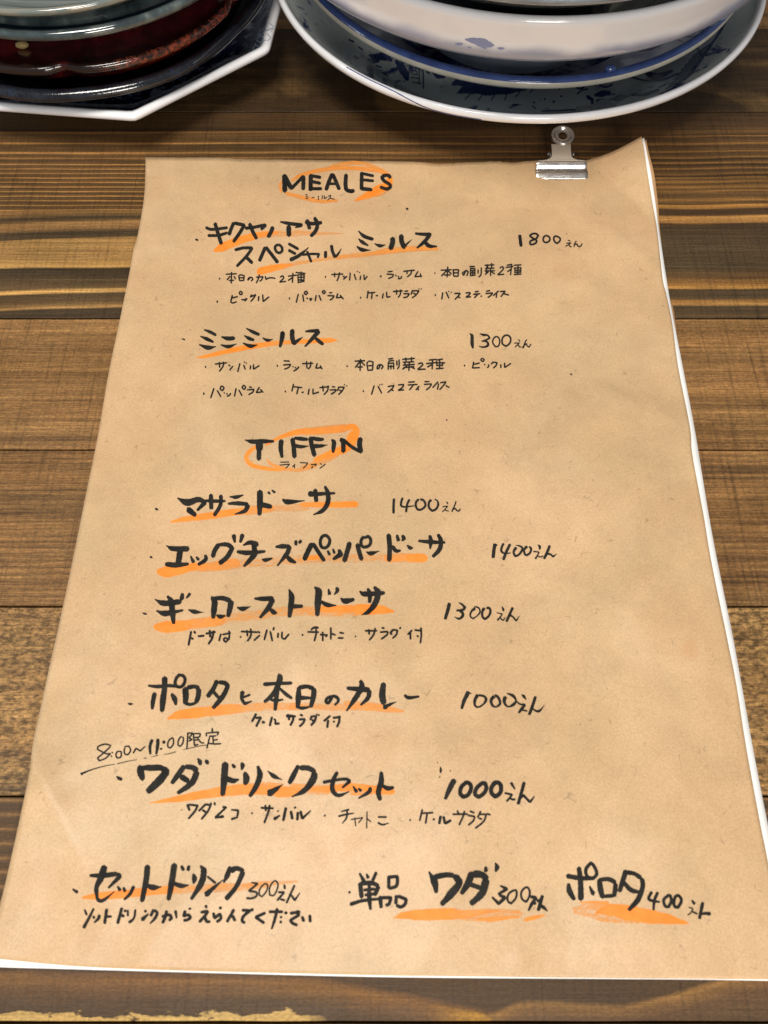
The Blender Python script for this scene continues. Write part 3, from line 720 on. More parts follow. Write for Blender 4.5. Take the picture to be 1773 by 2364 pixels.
36:470,130 450,200 418,305;34:540,145 555,210 580,290;24:600,75 575,110 580,160 610,172 655,150 662,100 640,72 605,85
620,215,8 660,230,34 745,208,6
36:828,55 838,160 835,300;865,165,30 895,205,30 940,205,18;905,60,20 920,115,30;955,65,26 972,90,30 950,115,14;1000,155,14 1030,180,30 1055,178,8
1105,115,20 1220,125,32 1350,130,18;1210,65,26 1218,120,36 1212,190,14;1285,55,26 1310,110,34 1300,190,34 1235,262,26
@orange ul4 330 1220 4 80
/.95:140,400,60 220,400,96 330,385,80 460,355,66 600,350,48;/.6:500,370,60 700,345,90 880,320,90;/.35:650,345,96 900,325,96 1150,310,96 1400,290,90 1660,285,80
@orange ul4b 690 1220 4 80
/.35:180,285,80 400,275,84 700,270,86 900,270,90;/.8:70,275,40 180,265,40;/.6:800,275,70 950,270,84 1080,275,80;/.9:1000,265,50 1100,272,76 1175,275,72
@price price4 1110 1230 7.976 34
50:260,205 240,330 225,460;225,205,14 300,230,30;34:420,195 385,270 380,340 440,380,26 555,370,14;40:540,210 470,350 415,500
32:650,270,44 605,350 630,430 690,410 750,340 765,280 720,245,26 640,228,10;850,250,46 800,310 810,390 845,415 905,370 925,290 890,255
34:1045,215,8 1085,255,40 1085,310,24;20:965,345 1075,355 1040,420 1005,480,34;1040,425 1100,445 1150,420,14;38:1270,235 1230,340 1165,480;28:1200,400 1270,390 1330,440 1400,385,8
@dish_name line5a 320 1340 4 36
35,300,8 60,308,16 78,314,6
150,175,10 230,210,44 390,195,40;165,280,14 240,305,44 410,275,18;265,145,20 300,190,40 310,290,46 325,400,26
405,120,24 398,165,34 392,185,14;475,120,24 440,165,14
460,270,12 510,288,34 600,296,5
675,155,30 700,190,46 695,270,44 688,350,30;700,165,30 780,165,36 850,190,38;855,190,44 840,270,40 825,335,30;720,320,16 755,335,34 800,325,14
910,250,14 960,262,36 1035,240,6
1070,168,18 1150,170,36 1240,165,36;1240,170,40 1200,250,38 1120,345,22;1210,260,26 1250,295,36 1275,300,20
1390,85,16 1412,150,44 1405,240,42 1392,340,30;1420,240,34 1515,238,26
@dish_name line5b 700 1340 4 36
105,60,16 140,100,52 135,200,50 130,325,34;165,195,24 220,225,36 305,232,10;232,80,14 245,130,30;305,70,30 318,90,28 285,132,10
345,165,14 385,190,44 470,175,26
520,100,12 560,125,40 750,115,30;595,75,20 615,120,36 612,205,26;655,60,24 690,110,46 665,210,44 600,290,34 540,318,8
@orange ul5 320 1340 4 80
/.95:150,430,60 250,430,100 380,420,96 480,410,76;/.65:430,410,80 600,390,90 780,370,90;/.4:700,370,96 900,340,96 1100,320,90 1300,290,90 1660,280,90
@orange ul5b 700 1340 4 80
/.4:0,285,90 200,285,110 400,285,110 580,270,100;/.85:160,265,60 350,262,60 500,262,60;/.9:480,265,90 600,268,90 720,270,74 835,288,24
@price price5 1010 1370 7.976 30
50:220,180 190,310 140,475,44;390,170,14 450,200,30 505,260,40 470,300,36 350,315,30;400,320,30 455,350,40 465,410,44 400,465,34 310,430,10
24:690,275,44 620,340,30 605,420 655,465 720,420,18 780,350 770,280 720,250 670,248,14;34:860,270,46 825,340 830,430 875,475 940,420 975,330 950,270 900,270
30:1185,240,14 1210,290,34 1215,330,20;20:1090,355,14 1195,380 1150,440 1105,495,34;1150,440 1180,480 1215,495 1250,440,12;38:1385,260 1340,360 1270,520;26:1310,420 1360,410 1450,505 1510,410,8
@ingredients small5 420 1430 4 14
16:85,110 60,240;85,170 105,182;112,108 122,130;148,155 205,150;220,132 310,115;255,100 262,165;292,105 280,170 245,228
360,132 342,200;375,140 450,125;435,105 435,170 405,210 385,190 395,170 440,185
18:538,160 546,164
545,112 700,118;600,100 605,155 ;635,85 635,150 605,200;705,110 718,125;665,195 720,145
785,95 760,190;815,110 835,200;850,72 842,100;888,125 885,170;925,115 925,170 950,182 988,135
18:1108,142 1118,146
1190,100,10 1215,78,18 1260,75,18;1160,115 1262,118;1238,90 1240,130 1222,200;1275,140 1345,145 1325,160;1300,115 1300,200;1375,75 1375,185;1380,130 1418,145;1455,122 1495,128;1440,172 1492,172
18:1600,155 1606,159
@ingredients small5b 620 1430 4 14
892,105 1000,105;925,92 930,140;985,80 970,140 930,192
1045,78 1070,82;1030,118 1100,112 1095,140 1040,182;1150,95,18 1125,125,18 1140,140;1150,95 1190,100 1180,140 1145,175;20:1212,76 1220,84
1325,100 1285,140;1310,120 1310,185;1350,98 1415,105;1408,75 1410,150 1402,220;1370,150 1385,160
@dish_name line6a 280 1540 4 34
60,335,8 85,342,20 108,338,6
250,172,18 330,180,28 450,172,26 545,185,22;40:400,95,44 398,200,40 385,300,46 375,410,34;34:308,240 292,320 285,390,22;465,250,28 490,290,40 505,350,20
24:540,65 505,110 500,165 540,185 575,160 588,115 570,80 530,75
590,195,46 595,260,46 590,340,36;610,190,34 680,180,30 715,200,36;38:715,200 710,270 690,325;590,335,26 640,345,24 700,325,20
34:885,125 850,200 795,275;900,140,30 960,150,34 980,180,34 930,280,38 845,380,30;26:835,210 900,285
1120,225,34 1112,290,26 1140,340,24 1205,315,12;1190,255,18 1125,280,18
1315,160,30 1430,152,26 1575,148,26;1455,70,34 1465,100,44 1440,200,40 1430,300,34 1420,400,26;1440,170,30 1400,250,34 1320,325,26;1460,195,20 1520,250,28 1575,290,24;1360,290,18 1420,310,26 1495,300,14
@dish_name line6b 570 1540 4 30
480,185,30 475,280,44 468,380,30;480,190,34 560,180,30 615,200,36;40:620,200 615,270 590,370,30;490,285,34 590,285,22;480,375,26 510,380,26 590,365,14
24:780,270 740,290 730,320 750,335 775,300 790,265,22 830,280,26 845,310,22 810,352,16
925,195,28 1040,205,38 1130,210,40;1130,215,38 1120,280,34 1050,352,18;1050,125,28 1060,180,44 1000,290,38 920,405,14
1262,150,40 1250,260,50 1265,340,46;1265,375,40 1310,350,24 1382,320,6
1455,260,22 1490,282,28 1590,272,18
@orange ul6 280 1540 4 80
/.95:430,475,24 540,440,76 680,425,92 820,405,80;/.7:780,410,90 950,395,90 1100,380,80;/.5:1050,385,80 1250,370,80 1450,365,70 1660,365,70
@orange ul6b 570 1540 4 60
/.45:400,370,70 600,360,60 800,370,70 1000,370,70;/.5:900,330,50 1080,350,50;/.55:950,375,50 1150,370,70 1300,390,60 1450,410,20;/.4:1100,340,60 1280,370,60
@price price6 1050 1580 7.976 34
215,140,50 235,165,60 175,290,54 125,450,40;240,150,40 305,170,14;34:420,190,50 370,290,44 370,380 420,420,26 520,370,26 575,280,40 540,220 440,200
38:730,220,50 670,290,44 690,380 750,415,24 830,360 820,280 780,220 730,210;44:930,230,60 910,300,50 930,370,34 990,410,24 1080,370 1125,300,26 1070,210 960,165,20
36:1225,185,10 1270,220,44 1315,285,14;20:1130,310 1195,360,26 1295,375,34 1240,440,44 1175,525,34;1220,470,20 1335,490,24;44:1485,225 1440,370 1370,560;28:1430,450,22 1540,495,36 1650,385,10
@ingredients small6 570 1540 4 17
85,430 65,470 45,505;80,470 130,465 110,500 85,550;140,510,22 165,510,18;232,460 210,545;250,480 262,490,14 262,525 300,520
365,450,26 450,455,16;385,450 390,490;430,445 425,490 400,540;490,440 515,450;480,485 535,480 520,515 485,550
600,450,18 585,490;605,455 640,455 625,500 590,540;600,490 630,500;642,435 650,445;662,440 668,448
770,450 710,500;750,490 742,560;795,470 865,460;855,450 850,510 830,555;800,500,20 808,510
@note hours 180 1670 4 11.5
305,205 250,192 185,215 180,240 260,280 300,280 250,325 195,345 180,320 240,270 300,215
312,265 320,275;305,300 312,308;360,260,8 400,262 395,310 360,320 350,290 365,262;430,215 470,210 485,250 460,290 430,280 430,225
510,275 535,230 575,255 620,212,8;22:685,150 665,210 668,285,16;24:738,145 735,210 722,285,16;790,160,20 795,185;765,230,20 770,240
875,130 838,160 830,215 855,228 880,190 880,135;960,125 930,150 925,200 945,212 968,180 965,125
1015,85 1010,160 1005,240;11:1015,90 1060,90 1025,135 1055,150 1020,165;1065,95 1130,95 1120,125 1070,130;1065,100 1075,200;1075,155 1120,150;1070,205 1110,195;1105,140 1140,180 1165,180
1240,45 1240,80,14;1185,85 1185,120;1190,90 1300,80 1285,110;1210,120 1275,115;1245,120 1250,195;1215,130 1190,230;1210,185 1260,190 1320,188;1255,155 1290,150
@note_line hours_line 180 1670 4 6
28,470,22 45,460,14 120,430,9 240,395,7 340,378,5;360,375 460,350 545,335,4;605,322,5 635,320;670,312,3 740,295;790,290,3 850,278 905,262;965,245,3 1050,225 1150,205 1200,200
@dish_name line7a 260 1740 4 40
35,210,12 60,228,26 85,238,26
50:250,115,40 258,170,54 278,240,40;235,130,30 350,130,46 460,130,44;460,130,46 495,170,54 430,250,60 320,355,50
660,115 600,200 545,275,30;670,120,34 740,130,40 780,160,46;780,165,46 730,270,46 600,365,30;630,210,44 700,255,40;785,45,14 805,75,34 810,105,24;860,62,28 880,90,34
1040,85,50 1030,230,52 1015,385,36;1050,230,44 1110,250,40 1165,238,16;1105,98,20 1130,130,28;1190,85,26 1200,110,34 1190,150,16
1220,175,34 1235,230,50 1222,285,36;1340,115,24 1360,200,44 1320,310,40 1265,395,30
1430,158,8 1485,205,34 1565,242,6;1440,370,60 1490,340,40 1575,282,5
@dish_name line7b 560 1740 4 40
515,110,30 470,200,40 430,275,34;530,130,40 610,135,40 670,170,38;665,175,46 650,240,54 570,340,40 455,398,12
745,265,26 850,245,22 960,235,24 990,255,26 920,315,18;875,170,26 840,240,34 830,330,36 880,385,28 985,350,10
1020,300,12 1055,355,30;1070,320,16 1095,345,28;1180,312,28 1170,350,30 1070,412,14
1280,170,28 1280,260,44 1255,350,40 1270,430,32;1290,295,24 1340,320,36 1395,312,26
@orange ul7 260 1740 4 70
/.95:340,455,6 480,435,34 620,415,56 780,385,72 920,365,76;/.75:870,370,80 1050,345,90 1200,330,96 1350,330,90 1500,340,90 1660,350,80;/.5:1200,300,40 1400,280,34 1570,285,20
@orange ul7b 560 1740 4 70
/.75:300,360,90 450,350,90 560,340,50;/.5:450,300,60 650,330,90 800,340,90;/.85:640,330,30 830,320,60 1000,310,70 1200,325,60 1400,350,40;/.6:1000,370,30 1200,370,20;/.8:1200,330,70 1390,355,50
@price price7 1000 1750 5.989 30
58:295,300 240,400 165,570,36;44:450,345 390,400 375,490 420,540 480,510 520,440 520,380 480,340 430,345;670,350 600,420 580,500 630,540 700,490 735,420 720,350 660,345
46:860,345 810,400 805,480 860,535 920,490 940,420 915,350 860,340 810,350,20;32:1075,340 1130,430,20;24:990,485 1090,505 1060,550 1015,600;1065,555 1100,575 1135,570;36:1260,335 1220,480 1175,640;28:1195,560 1250,515 1290,560 1340,610 1400,530,14
100,120,8 105,165,30 100,210,14;85,262,20 95,264,20;235,175,18 243,180,18
@ingredients small7 400 1840 4 16
12:75,118 80,120
130,70,22 150,125;140,70 225,80 200,130 140,200;300,65 235,130;300,68 345,75 320,130 260,205;270,120 300,140;345,55 352,72;380,50 385,75
455,92 490,95 385,190 465,180,22;535,118,12 602,124,16;600,124 592,178;535,206,18 596,186,14;20:724,148 730,152
810,100 925,105;850,75 855,130;890,75 880,130 840,240;20:965,128 970,134;930,205,26 985,170,12;1040,98 1015,220;1085,130 1100,205;1122,92 1128,105;1150,140 1145,215;1175,130 1190,200 1270,125,10;22:1396,170 1402,174
@ingredients small7b 750 1840 4 14
150,135,10 225,115;125,178 200,160 270,150,8;205,120 200,190 160,245,8;9:240,210 350,190 310,240;275,190 285,270;390,135 385,290;390,200 425,230
490,185 570,185;490,238,16 530,255 590,242,8;22:785,212 790,214
900,115 875,220;900,150 1000,145;945,150 930,245;20:1000,205 1012,210;1070,175 1055,250;1095,180 1110,245 1165,215
1180,160 1320,158;1225,125 1235,165;1290,130 1280,170 1240,260;1340,130 1380,148;1320,170 1385,180 1370,220 1325,260;1440,130 1410,190;1430,160 1490,160 1470,220 1390,290;1420,195 1450,205;1495,155 1530,165
@dish_name line8a 150 1980 4 36
70,290,14 115,322,26
230,165,24 350,165,40 480,150,36;490,150,36 505,175,34 400,280,18;365,80,50 330,190,50 290,280,34 300,390,24;295,385,30 340,400,28 455,315,8
485,265,14 510,305,28;540,275,20 555,315,26;635,265,26 600,335,26 545,388,20
44:762,75 750,200 710,405,36;740,245,20 810,275,44 890,270,10
46:1010,60 985,230 955,390,34;1000,235,30 1070,260,36 1140,255,14;1075,75,22 1095,118,26;1145,75,24 1135,120,26
1185,150,20 1195,195,40 1185,240,20;1250,75,16 1280,120,46 1260,230,46 1165,385,26;1315,175,16 1390,235,20;1300,345,46 1360,290,30 1460,205,8
1525,85,30 1500,160,40 1465,230,16;1530,120,50 1580,100,36 1650,120,30;1645,130,40 1580,270,34 1485,385,38
@orange ul8 150 1980 4 60
/.9:162,370,24 300,355,60 450,345,70 620,330,70;/.75:600,330,76 750,315,70 900,300,70 1000,295,80;/.45:950,300,80 1150,290,80 1350,280,80 1650,270,80 1900,255,40
@orange ul8b 450 1980 4 50
/.45:430,265,30 600,240,50 750,235,40 950,220,20
@price price8 450 1980 4 16
520,230,10 580,240 495,310;500,310 565,320 570,350 530,375 475,375;12:650,240 600,290 595,345 620,360 660,310 670,260 650,240;735,215 690,280 690,345 725,350 760,290 765,240 735,215
825,250 830,290;770,320 825,320 790,360 760,395;790,385 830,395;920,255 845,420;870,340 890,350 920,395 970,325,8
@ingredients small8 150 1980 4 22
180,480,14 200,530,16;265,470,16 220,560,20 170,650,24;258,540,14 270,560;315,530 310,560 270,600,14;385,475 365,610;375,545 430,545,16;525,465 485,610;520,530 545,545;550,485 560,500;16:580,485 578,505;580,500 580,540;650,480 635,560 590,600,24
735,490 750,500;710,575,30 770,520,14;820,480 790,540;825,485 850,510 830,560 785,610,12
895,545 965,530 985,560 960,580;940,490 920,560 900,605;1020,490 1030,560,14;1150,465 1155,480;1110,490 1095,540 1140,530 1160,555 1130,575 1095,580
1300,440 1305,465;1255,505 1320,495 1290,540 1240,595;1290,545 1310,590 1340,590;1430,455 1440,475;1370,510 1380,560 1430,520 1440,560 1400,595
1560,480 1495,595;1520,545 1550,540 1570,585
@ingredients small8b 450 1980 4 22
435,485 510,490 450,540 435,580 460,605;530,470 525,495;650,510 560,550 640,605
685,500 810,500;760,470 740,560 708,660,16;835,500 845,520;790,545 800,555;785,590 800,600
880,515 970,500;940,490 960,530 880,580 900,605 945,625;990,545 1005,590;1060,530 1065,595
@dish_name line9a 790 1980 4 28
60,318,20 75,322,20
160,145,18 205,225,30;225,150,14 240,190,30;315,135,22 280,215,26
34:165,235 180,370;170,240 270,235 335,260,30;335,265 300,350,30;24:200,300 300,290;210,345 300,335;75,432,30 180,400,26 350,380,20;250,230 250,380,34 262,480,22
26:430,170 430,285;430,180 510,175 500,260 430,285;350,360,34 360,465;360,370 450,370 430,430 400,440;500,350 495,430;515,355 590,385 580,430 540,455 500,440
800,130,14 850,220,54 870,325,30;850,180,44 960,160,40 1030,165,40;1040,170,50 1080,230,50 1010,330,60 915,435,36
1200,140,54 1160,240,50 1100,335,34;1215,150,60 1290,160,50 1340,200,46;1330,205,60 1290,330,56 1185,430,40;1160,240,36 1290,285,34;1325,85,22 1328,130,34;1415,50,14 1430,90,36 1415,130,18
@orange ul9 790 1980 4 80
/.95:470,560,8 560,535,60 700,530,92 850,525,100 1000,520,100 1080,520,80;/.6:1000,520,90 1150,525,80 1300,500,50 1450,490,20;/.35:1050,480,40 1150,560,50 1350,540,100 1650,520,80;/.7:1250,570,30 1400,565,34 1640,545,16
@orange ul9b 1120 1980 4 50
/.4:0,500,50 150,490,40 320,500,30;/.6:20,580,40 150,560,40 300,545,14;/.85:365,575,30 450,555,36 550,530,14
@price price9 1120 1980 4 20
140,260,14 200,290,24 120,340,18;130,345 185,370,26 125,425,24 65,365,16;16:270,300 215,340 210,400 240,425 285,370 290,310 270,300;375,275 335,320 340,380 380,410 410,350 405,290 375,275
24:420,360 470,370 430,430 400,490,16;440,400 465,430;26:530,350 490,490;500,440 540,460 575,495,10;480,400 530,390,14
@dish_name line9b 1120 1980 4 36
755,170,36 880,190,34 1010,190,30;865,90,34 880,200,40 885,390,44;770,240,26 780,310,44 825,390,30;965,265,16 1000,340,36;26:975,50 930,110 945,175 990,190 1030,150 1000,70 965,45
1055,200,36 1065,290,44 1085,370,36;1055,205,28 1140,200,34 1205,230,34;1205,240,34 1200,300,36 1190,360,30;1080,360,26 1190,350,30
1300,120,40 1270,220,36 1240,315,34;1310,135,36 1380,150,30 1440,190,36;1450,195,34 1455,270,36 1410,390,40 1325,485,30;1275,225,30 1350,300,36 1430,320,26
@price price9b 1300 1980 4 22
820,315 790,375 810,395 895,410,14;875,320 845,390 835,485,18;970,350 930,390 945,450 975,455 1000,400 990,350 960,350;1050,350 1025,400 1030,450 1060,460 1090,410 1085,370 1050,350
/.75:16:1190,395 1215,430,22;10:1160,460 1200,470 1180,510 1150,530;14:1195,500 1240,520;24:1290,415 1260,565;1275,520,18 1320,515,22 1360,520,30
@orange ul9c 1300 1980 4 90
/.95:300,510,30 420,480,100 600,510,130 800,545,120 950,565,90 1100,595,40 1160,605,10;/.45:90,475,30 250,450,90 400,440,60;/.4:100,500,40 400,560,80 700,600,30;/.7:150,415,14 300,410,20 420,420,30
@specks s1 0 0 1 4
938,481 942,483
@specks s2 0 0 1 3
1317,863 1320,865
@specks s3 0 0 1 3
1030,969 1032,970
@specks s4 0 0 1 2
1010,1760 1010,1762
"""
PART = {'heading': 'heading', 'subheading': 'subheading', 'dish_name': 'dish_name', 'price': 'price', 'ingredients': 'ingredients_line',
        'orange': 'orange_stroke', 'note': 'hours_note', 'note_line': 'note_underline', 'specks': 'ink_speck'}
seed = 0
for blk in parse(INK):
    V, F, UV, DE = [], [], [], []
    org = blk['kind'] == 'orange'
    for pts, dens in blk['st']:
        seed += 1
        off = (0.00004 + (seed % 40) * 0.0000008) if org else (0.000085 + (seed % 60) * 0.0000006)
        ribbon(pts, dens, lambda x, y: PH(x, y, off), 7 if org else 3, seed * 0.37, V, F, UV, DE, 1.08 if org else (1.26 if blk['kind'] in ('heading', 'dish_name') else 1.32), (0.30 if blk['kind'] in ('heading', 'dish_name') and seed % 3 else 0.0))
    o = mesh_obj(PART[blk['kind']], V, [tuple(reversed(f)) for f in F], ORANGE if org else BLACK, menu, uv=UV, dens=DE)
    if blk['kind'] == 'orange': o['label'] = 'orange brush ring' if 'ring' in blk['id'] else 'orange brush underline'

# ================================================================== crockery
def lathe(name, prof, cx, cy, mat, n=160, shape=None, matmap=None, mats=None, parent=None, zfun=None, grow=None):
    "prof: (r, z) from the inside centre over the rim to the foot's centre; shape(theta, r, z) scales r"
    V = []; F = []; MI = []
    for i, (r, z) in enumerate(prof):
        for k in range(n):
            th = 2 * math.pi * k / n
            rr = r * (shape(th, r, z) if shape else 1)
            zz = z + (zfun(th, r, z) if zfun else 0)
            x_, y_ = cx + rr * math.cos(th), cy + rr * math.sin(th)
            if grow:                                         # (lower the piece, floor height inside, foot height, first outer ring)
                K, zin, zout, first = grow
                x_, y_, zz = x_ * K, y_ * K, CAM_H - K * (CAM_H - zz)
                lo = zin if i < first else zout
                if zz < lo + 0.002: zz = lo + 0.002 * math.exp((zz - lo - 0.002) / 0.002)
            V.append((x_, y_, zz))
    for i in range(len(prof) - 1):
        for k in range(n):
            a = i * n + k; b = i * n + (k + 1) % n
            F.append((a, a + n, b + n, b)); MI.append(matmap(i) if matmap else 0)
    F.append(tuple(range(n))[::1]); MI.append(matmap(0) if matmap else 0)
    F.append(tuple((len(prof) - 1) * n + k for k in range(n))[::-1]); MI.append(matmap(len(prof) - 2) if matmap else 0)
    o = mesh_obj(name, V, F, mat, parent)
    for m in (mats or []): o.data.materials.append(m)
    if matmap:
        for p, q in zip(o.data.polygons, MI): p.material_index = q
    return o
def arc(pts, k=6):
    "smooth profile through (r, z) points"
    return smooth_prof(pts, k)
def smooth_prof(pts, k=6):
    out = []; m = len(pts)
    for i in range(m - 1):
        p0, p1, p2, p3 = pts[max(0, i - 1)], pts[i], pts[i + 1], pts[min(m - 1, i + 2)]
        for a in range(k):
            t = a / k
            out.append(tuple(0.5 * ((2 * p1[j]) + (-p0[j] + p2[j]) * t + (2 * p0[j] - 5 * p1[j] + 4 * p2[j] - p3[j]) * t * t + (-p0[j] + 3 * p1[j] - 3 * p2[j] + p3[j]) * t ** 3) for j in (0, 1)))
    out.append(pts[-1]); return out
def glaze(name, c, rough=0.08, bumpy=0.15, mottled=0.05, coat=0.6):
    g = NT(name); co = g.coord()
    n = g.noise(co, 60, 4, 0.6); n2 = g.noise(co, 420, 2)
    a = tuple(q * (1 - mottled * 2) for q in c[:3]); b = tuple(min(1, q * (1 + mottled)) for q in c[:3])
    colr = g.mix(g.mrange(n, 0.3, 0.7), (*a, 1), (*b, 1))
    return g.done(colr, rough, g.bump(g.math('ADD', n, g.math('MULTIPLY', n2, 0.05)), bumpy, 0.0008), 0.5, coat=coat, coat_rough=0.03)
W_OUT = glaze('white_porcelain', lin(240, 241, 245), 0.12, 0.12, 0.03)
def blue_white(name, c_white, c_blue, scale, lo, hi, extra=None):
    g = NT(name); co = g.coord()
    n = g.noise(g.mapping(co, loc=(2, 5, 1)), scale, 4, 0.62, 1.2)
    n2 = g.noise(co, scale * 3.1, 3, 0.6, 0.5)
    m = g.mrange(g.math('ADD', n, g.math('MULTIPLY', g.math('SUBTRACT', n2, 0.5), 0.45)), lo, hi)
    shade = g.noise(co, scale * 0.8, 2)
    blue = g.mix(g.mrange(shade, 0.3, 0.7), c_blue, tuple(min(1, q * 2.6 + 0.01) for q in c_blue[:3]) + (1,))
    colr = g.mix(m, c_white, blue)
    return g.done(colr, 0.1, g.bump(n, 0.08, 0.0006), 0.5, coat=0.5, coat_rough=0.03)
CEL = blue_white('celadon_inside', lin(214, 222, 220), lin(28, 44, 92), 55, 0.55, 0.66)
NAVYPAT = blue_white('navy_pattern', lin(150, 162, 186), lin(10, 18, 54), 85, 0.36, 0.52)
PEONY = blue_white('blue_wash_inside', lin(170, 174, 182), lin(30, 42, 92), 45, 0.42, 0.62)

KS = 1.0795
# --- right stack ------------------------------------------------------------
# 1. wide white bowl, dark blue painting inside
cx, cy, zr, rr = 0.0532, 0.3375, 0.045, 0.0985
def egg(th, r, z):
    k = min(1, r / 0.09)
    return 1 + k * (0.016 * math.cos(2 * (th + 0.45)) + 0.006 * math.cos(3 * th + 1.0))
prof = smooth_prof([(0.002, 0.0095), (0.048, 0.0105), (0.066, 0.0205), (0.082, 0.0325), (0.0955, 0.0425)], 6)[:-1] + \
    [(0.0958, 0.0432), (0.0966, 0.0447), (0.0977, 0.0452), (0.0986, 0.0447), (0.0989, 0.0436)] + \
    smooth_prof([(0.0984, 0.0422), (0.0925, 0.0378), (0.079, 0.0280), (0.061, 0.0165), (0.045, 0.0075)], 6) + [(0.043, 0.0012), (0.0415, 0.0002), (0.040, 0.0012), (0.039, 0.004), (0.002, 0.0045)]
b1 = lathe('bowl_body', prof, cx, cy, CEL, 200, egg, lambda i: 0 if i < 24 else 1, [W_OUT], grow=(KS, 0.0045, 0.0002, 30))
cx, cy = cx * KS, cy * KS
bowl1 = empty('large_bowl', (cx, cy, 0), 'widest white bowl with dark blue painting inside, bottom of the right stack', 'bowl', 'stacked crockery behind the menu')
child(b1, bowl1)
bv = BVHTree.FromPolygons([v.co.copy() for v in b1.data.vertices], [tuple(p.vertices) for p in b1.data.polygons])
INDIGO = NT('cobalt_brush'); _co = INDIGO.coord(); INDIGO = INDIGO.done(INDIGO.mix(INDIGO.noise(_co, 500, 3), lin(24, 40, 100), lin(66, 88, 146)), 0.12, coat=0.5)
SOFTB = NT('cobalt_wash').done(lin(132, 144, 184), 0.15, coat=0.5)
PALE = NT('pale_ground').done(lin(226, 234, 234), 0.12, coat=0.5)
def paint(name, txt, bvh, mat, parent, off=0.0001, w=3.0, s=3.687, x0=0, y0=0):
    "brush marks laid on a glazed surface"
    V, F, UV, DE = [], [], [], []
    sd = [0]
    for line in txt.strip().splitlines():
        for st in line.split(';'):
            if not st.strip(): continue
            tk = st.split(':'); wd = float(tk[0]) if len(tk) > 1 else w
            pts = []
            for q in tk[-1].split():
                v = [float(a) for a in q.split(',')]
                pts.append((x0 + v[0] / s, y0 + v[1] / s, (v[2] if len(v) > 2 else wd) / s, True))
            sd[0] += 1; o_ = off + sd[0] * 0.0000012
            lastn = [Vector((0, 0, 1))]
            def place(x, y):
                d = ray(x, y).normalized(); loc, nrm, idx, dist = bvh.ray_cast(Vector((0, 0, CAM_H)), d)
                if loc is None: return Vector((0, 0, CAM_H)) + d * 0.4
                if nrm.dot(d) > 0: nrm = -nrm
                return loc + nrm * o_
            try: ribbon(pts, 1.0, place, 5, sd[0] * .31, V, F, UV, DE)
            except Exception: pass
    o = mesh_obj(name, V, [tuple(reversed(f)) for f in F], mat)
    child(o, parent); return o
# painted garden inside the big bowl: a pale ground with leaf fan, dots, pavilion, key fret, rain lines
paint('painted_ground', """
150:1010,600,20 1080,680,150 1180,760,180 1300,800,150 1500,820,140 1659,850,150
120:1659,850 1700,860;60:680,560 690,640 700,740;130:720,600 740,680 780,760""", bv, PALE, bowl1, 0.00006, x0=800, y0=0)
paint('painted_ground', """
200:0,680 120,700 260,690;110:240,760 420,760 540,720;60:540,640 640,600""", bv, PALE, bowl1, 0.00006, s=3.172, x0=1250, y0=0)
paint('painted_leaf', """
40:700,560,20 780,640,60 840,660,20;90:900,720,30 980,690,90 1060,680,40
170:960,790,30 1060,740,130 1200,720,190 1360,720,170 1500,720,110 1640,690,20
9:940,800 990,740 1040,700;9:1010,850 1060,790 1100,720;9:1120,860 1170,780 1200,700;9:1230,860 1270,790 1290,720;9:1345,855 1370,790 1400,730;9:1440,830 1470,790 1490,740;9:1560,790 1600,750 1640,700
14:1590,870 1600,880;10:1580,900 1610,930""", bv, INDIGO, bowl1, 0.00014, x0=800)
paint('painted_fret', """
10:545,530 520,690;10:650,545 655,760;8:560,560 620,570;8:555,600 600,608 602,640 560,632;8:550,660 620,672;8:620,570 618,720;8:560,700 640,715;8:590,560 588,600
34:300,430 380,520;50:420,520,30 480,600,70 520,680,40
14:20,340 60,360;12:100,400 140,430;14:190,470 230,500;12:250,560 300,580;16:60,480 100,500;12:330,640 360,650;14:160,330 200,360""", bv, INDIGO, bowl1, 0.00016, x0=800)
paint('painted_pavilion', """
16:130,650 132,656;18:140,705 148,708;20:85,745 95,748;16:20,728 28,730
14:250,640 290,650 330,620;10:260,690 300,660 340,655;22:330,600,10 400,580,40 470,590,20;12:420,620 470,640 520,620
26:335,705 350,720 372,730;22:370,720 372,780;40:390,700,20 440,690,50 500,680,30;20:400,740 470,730;30:500,740,16 560,720,40 640,700,14;10:480,700 540,690;12:640,690 720,690 860,660;20:700,700,8 760,690,24 850,665,6
9:0,815 120,812 300,800;26:0,600,20 60,596,26 90,594,6
12:640,560 760,590 900,580 1000,540;30:740,520,20 840,560,50 960,520,20""", bv, INDIGO, bowl1, 0.00014, s=3.172, x0=1250)
rl = []
for k in range(9):
    rl.append('%d:%d,%d %d,%d %d,%d' % (7, 880 + k * 28, 690 - k * 34, 1080 + k * 26, 560 - k * 36, 1250 + k * 22, 330 - k * 40))
paint('painted_lines', '\n'.join(rl), bv, INDIGO, bowl1, 0.00015, s=3.172, x0=1250)
paint('outer_line', '8:0,572 200,680 400,775 600,880 720,930 900,975 1150,1018', bv, INDIGO, bowl1, 0.00008, x0=800)

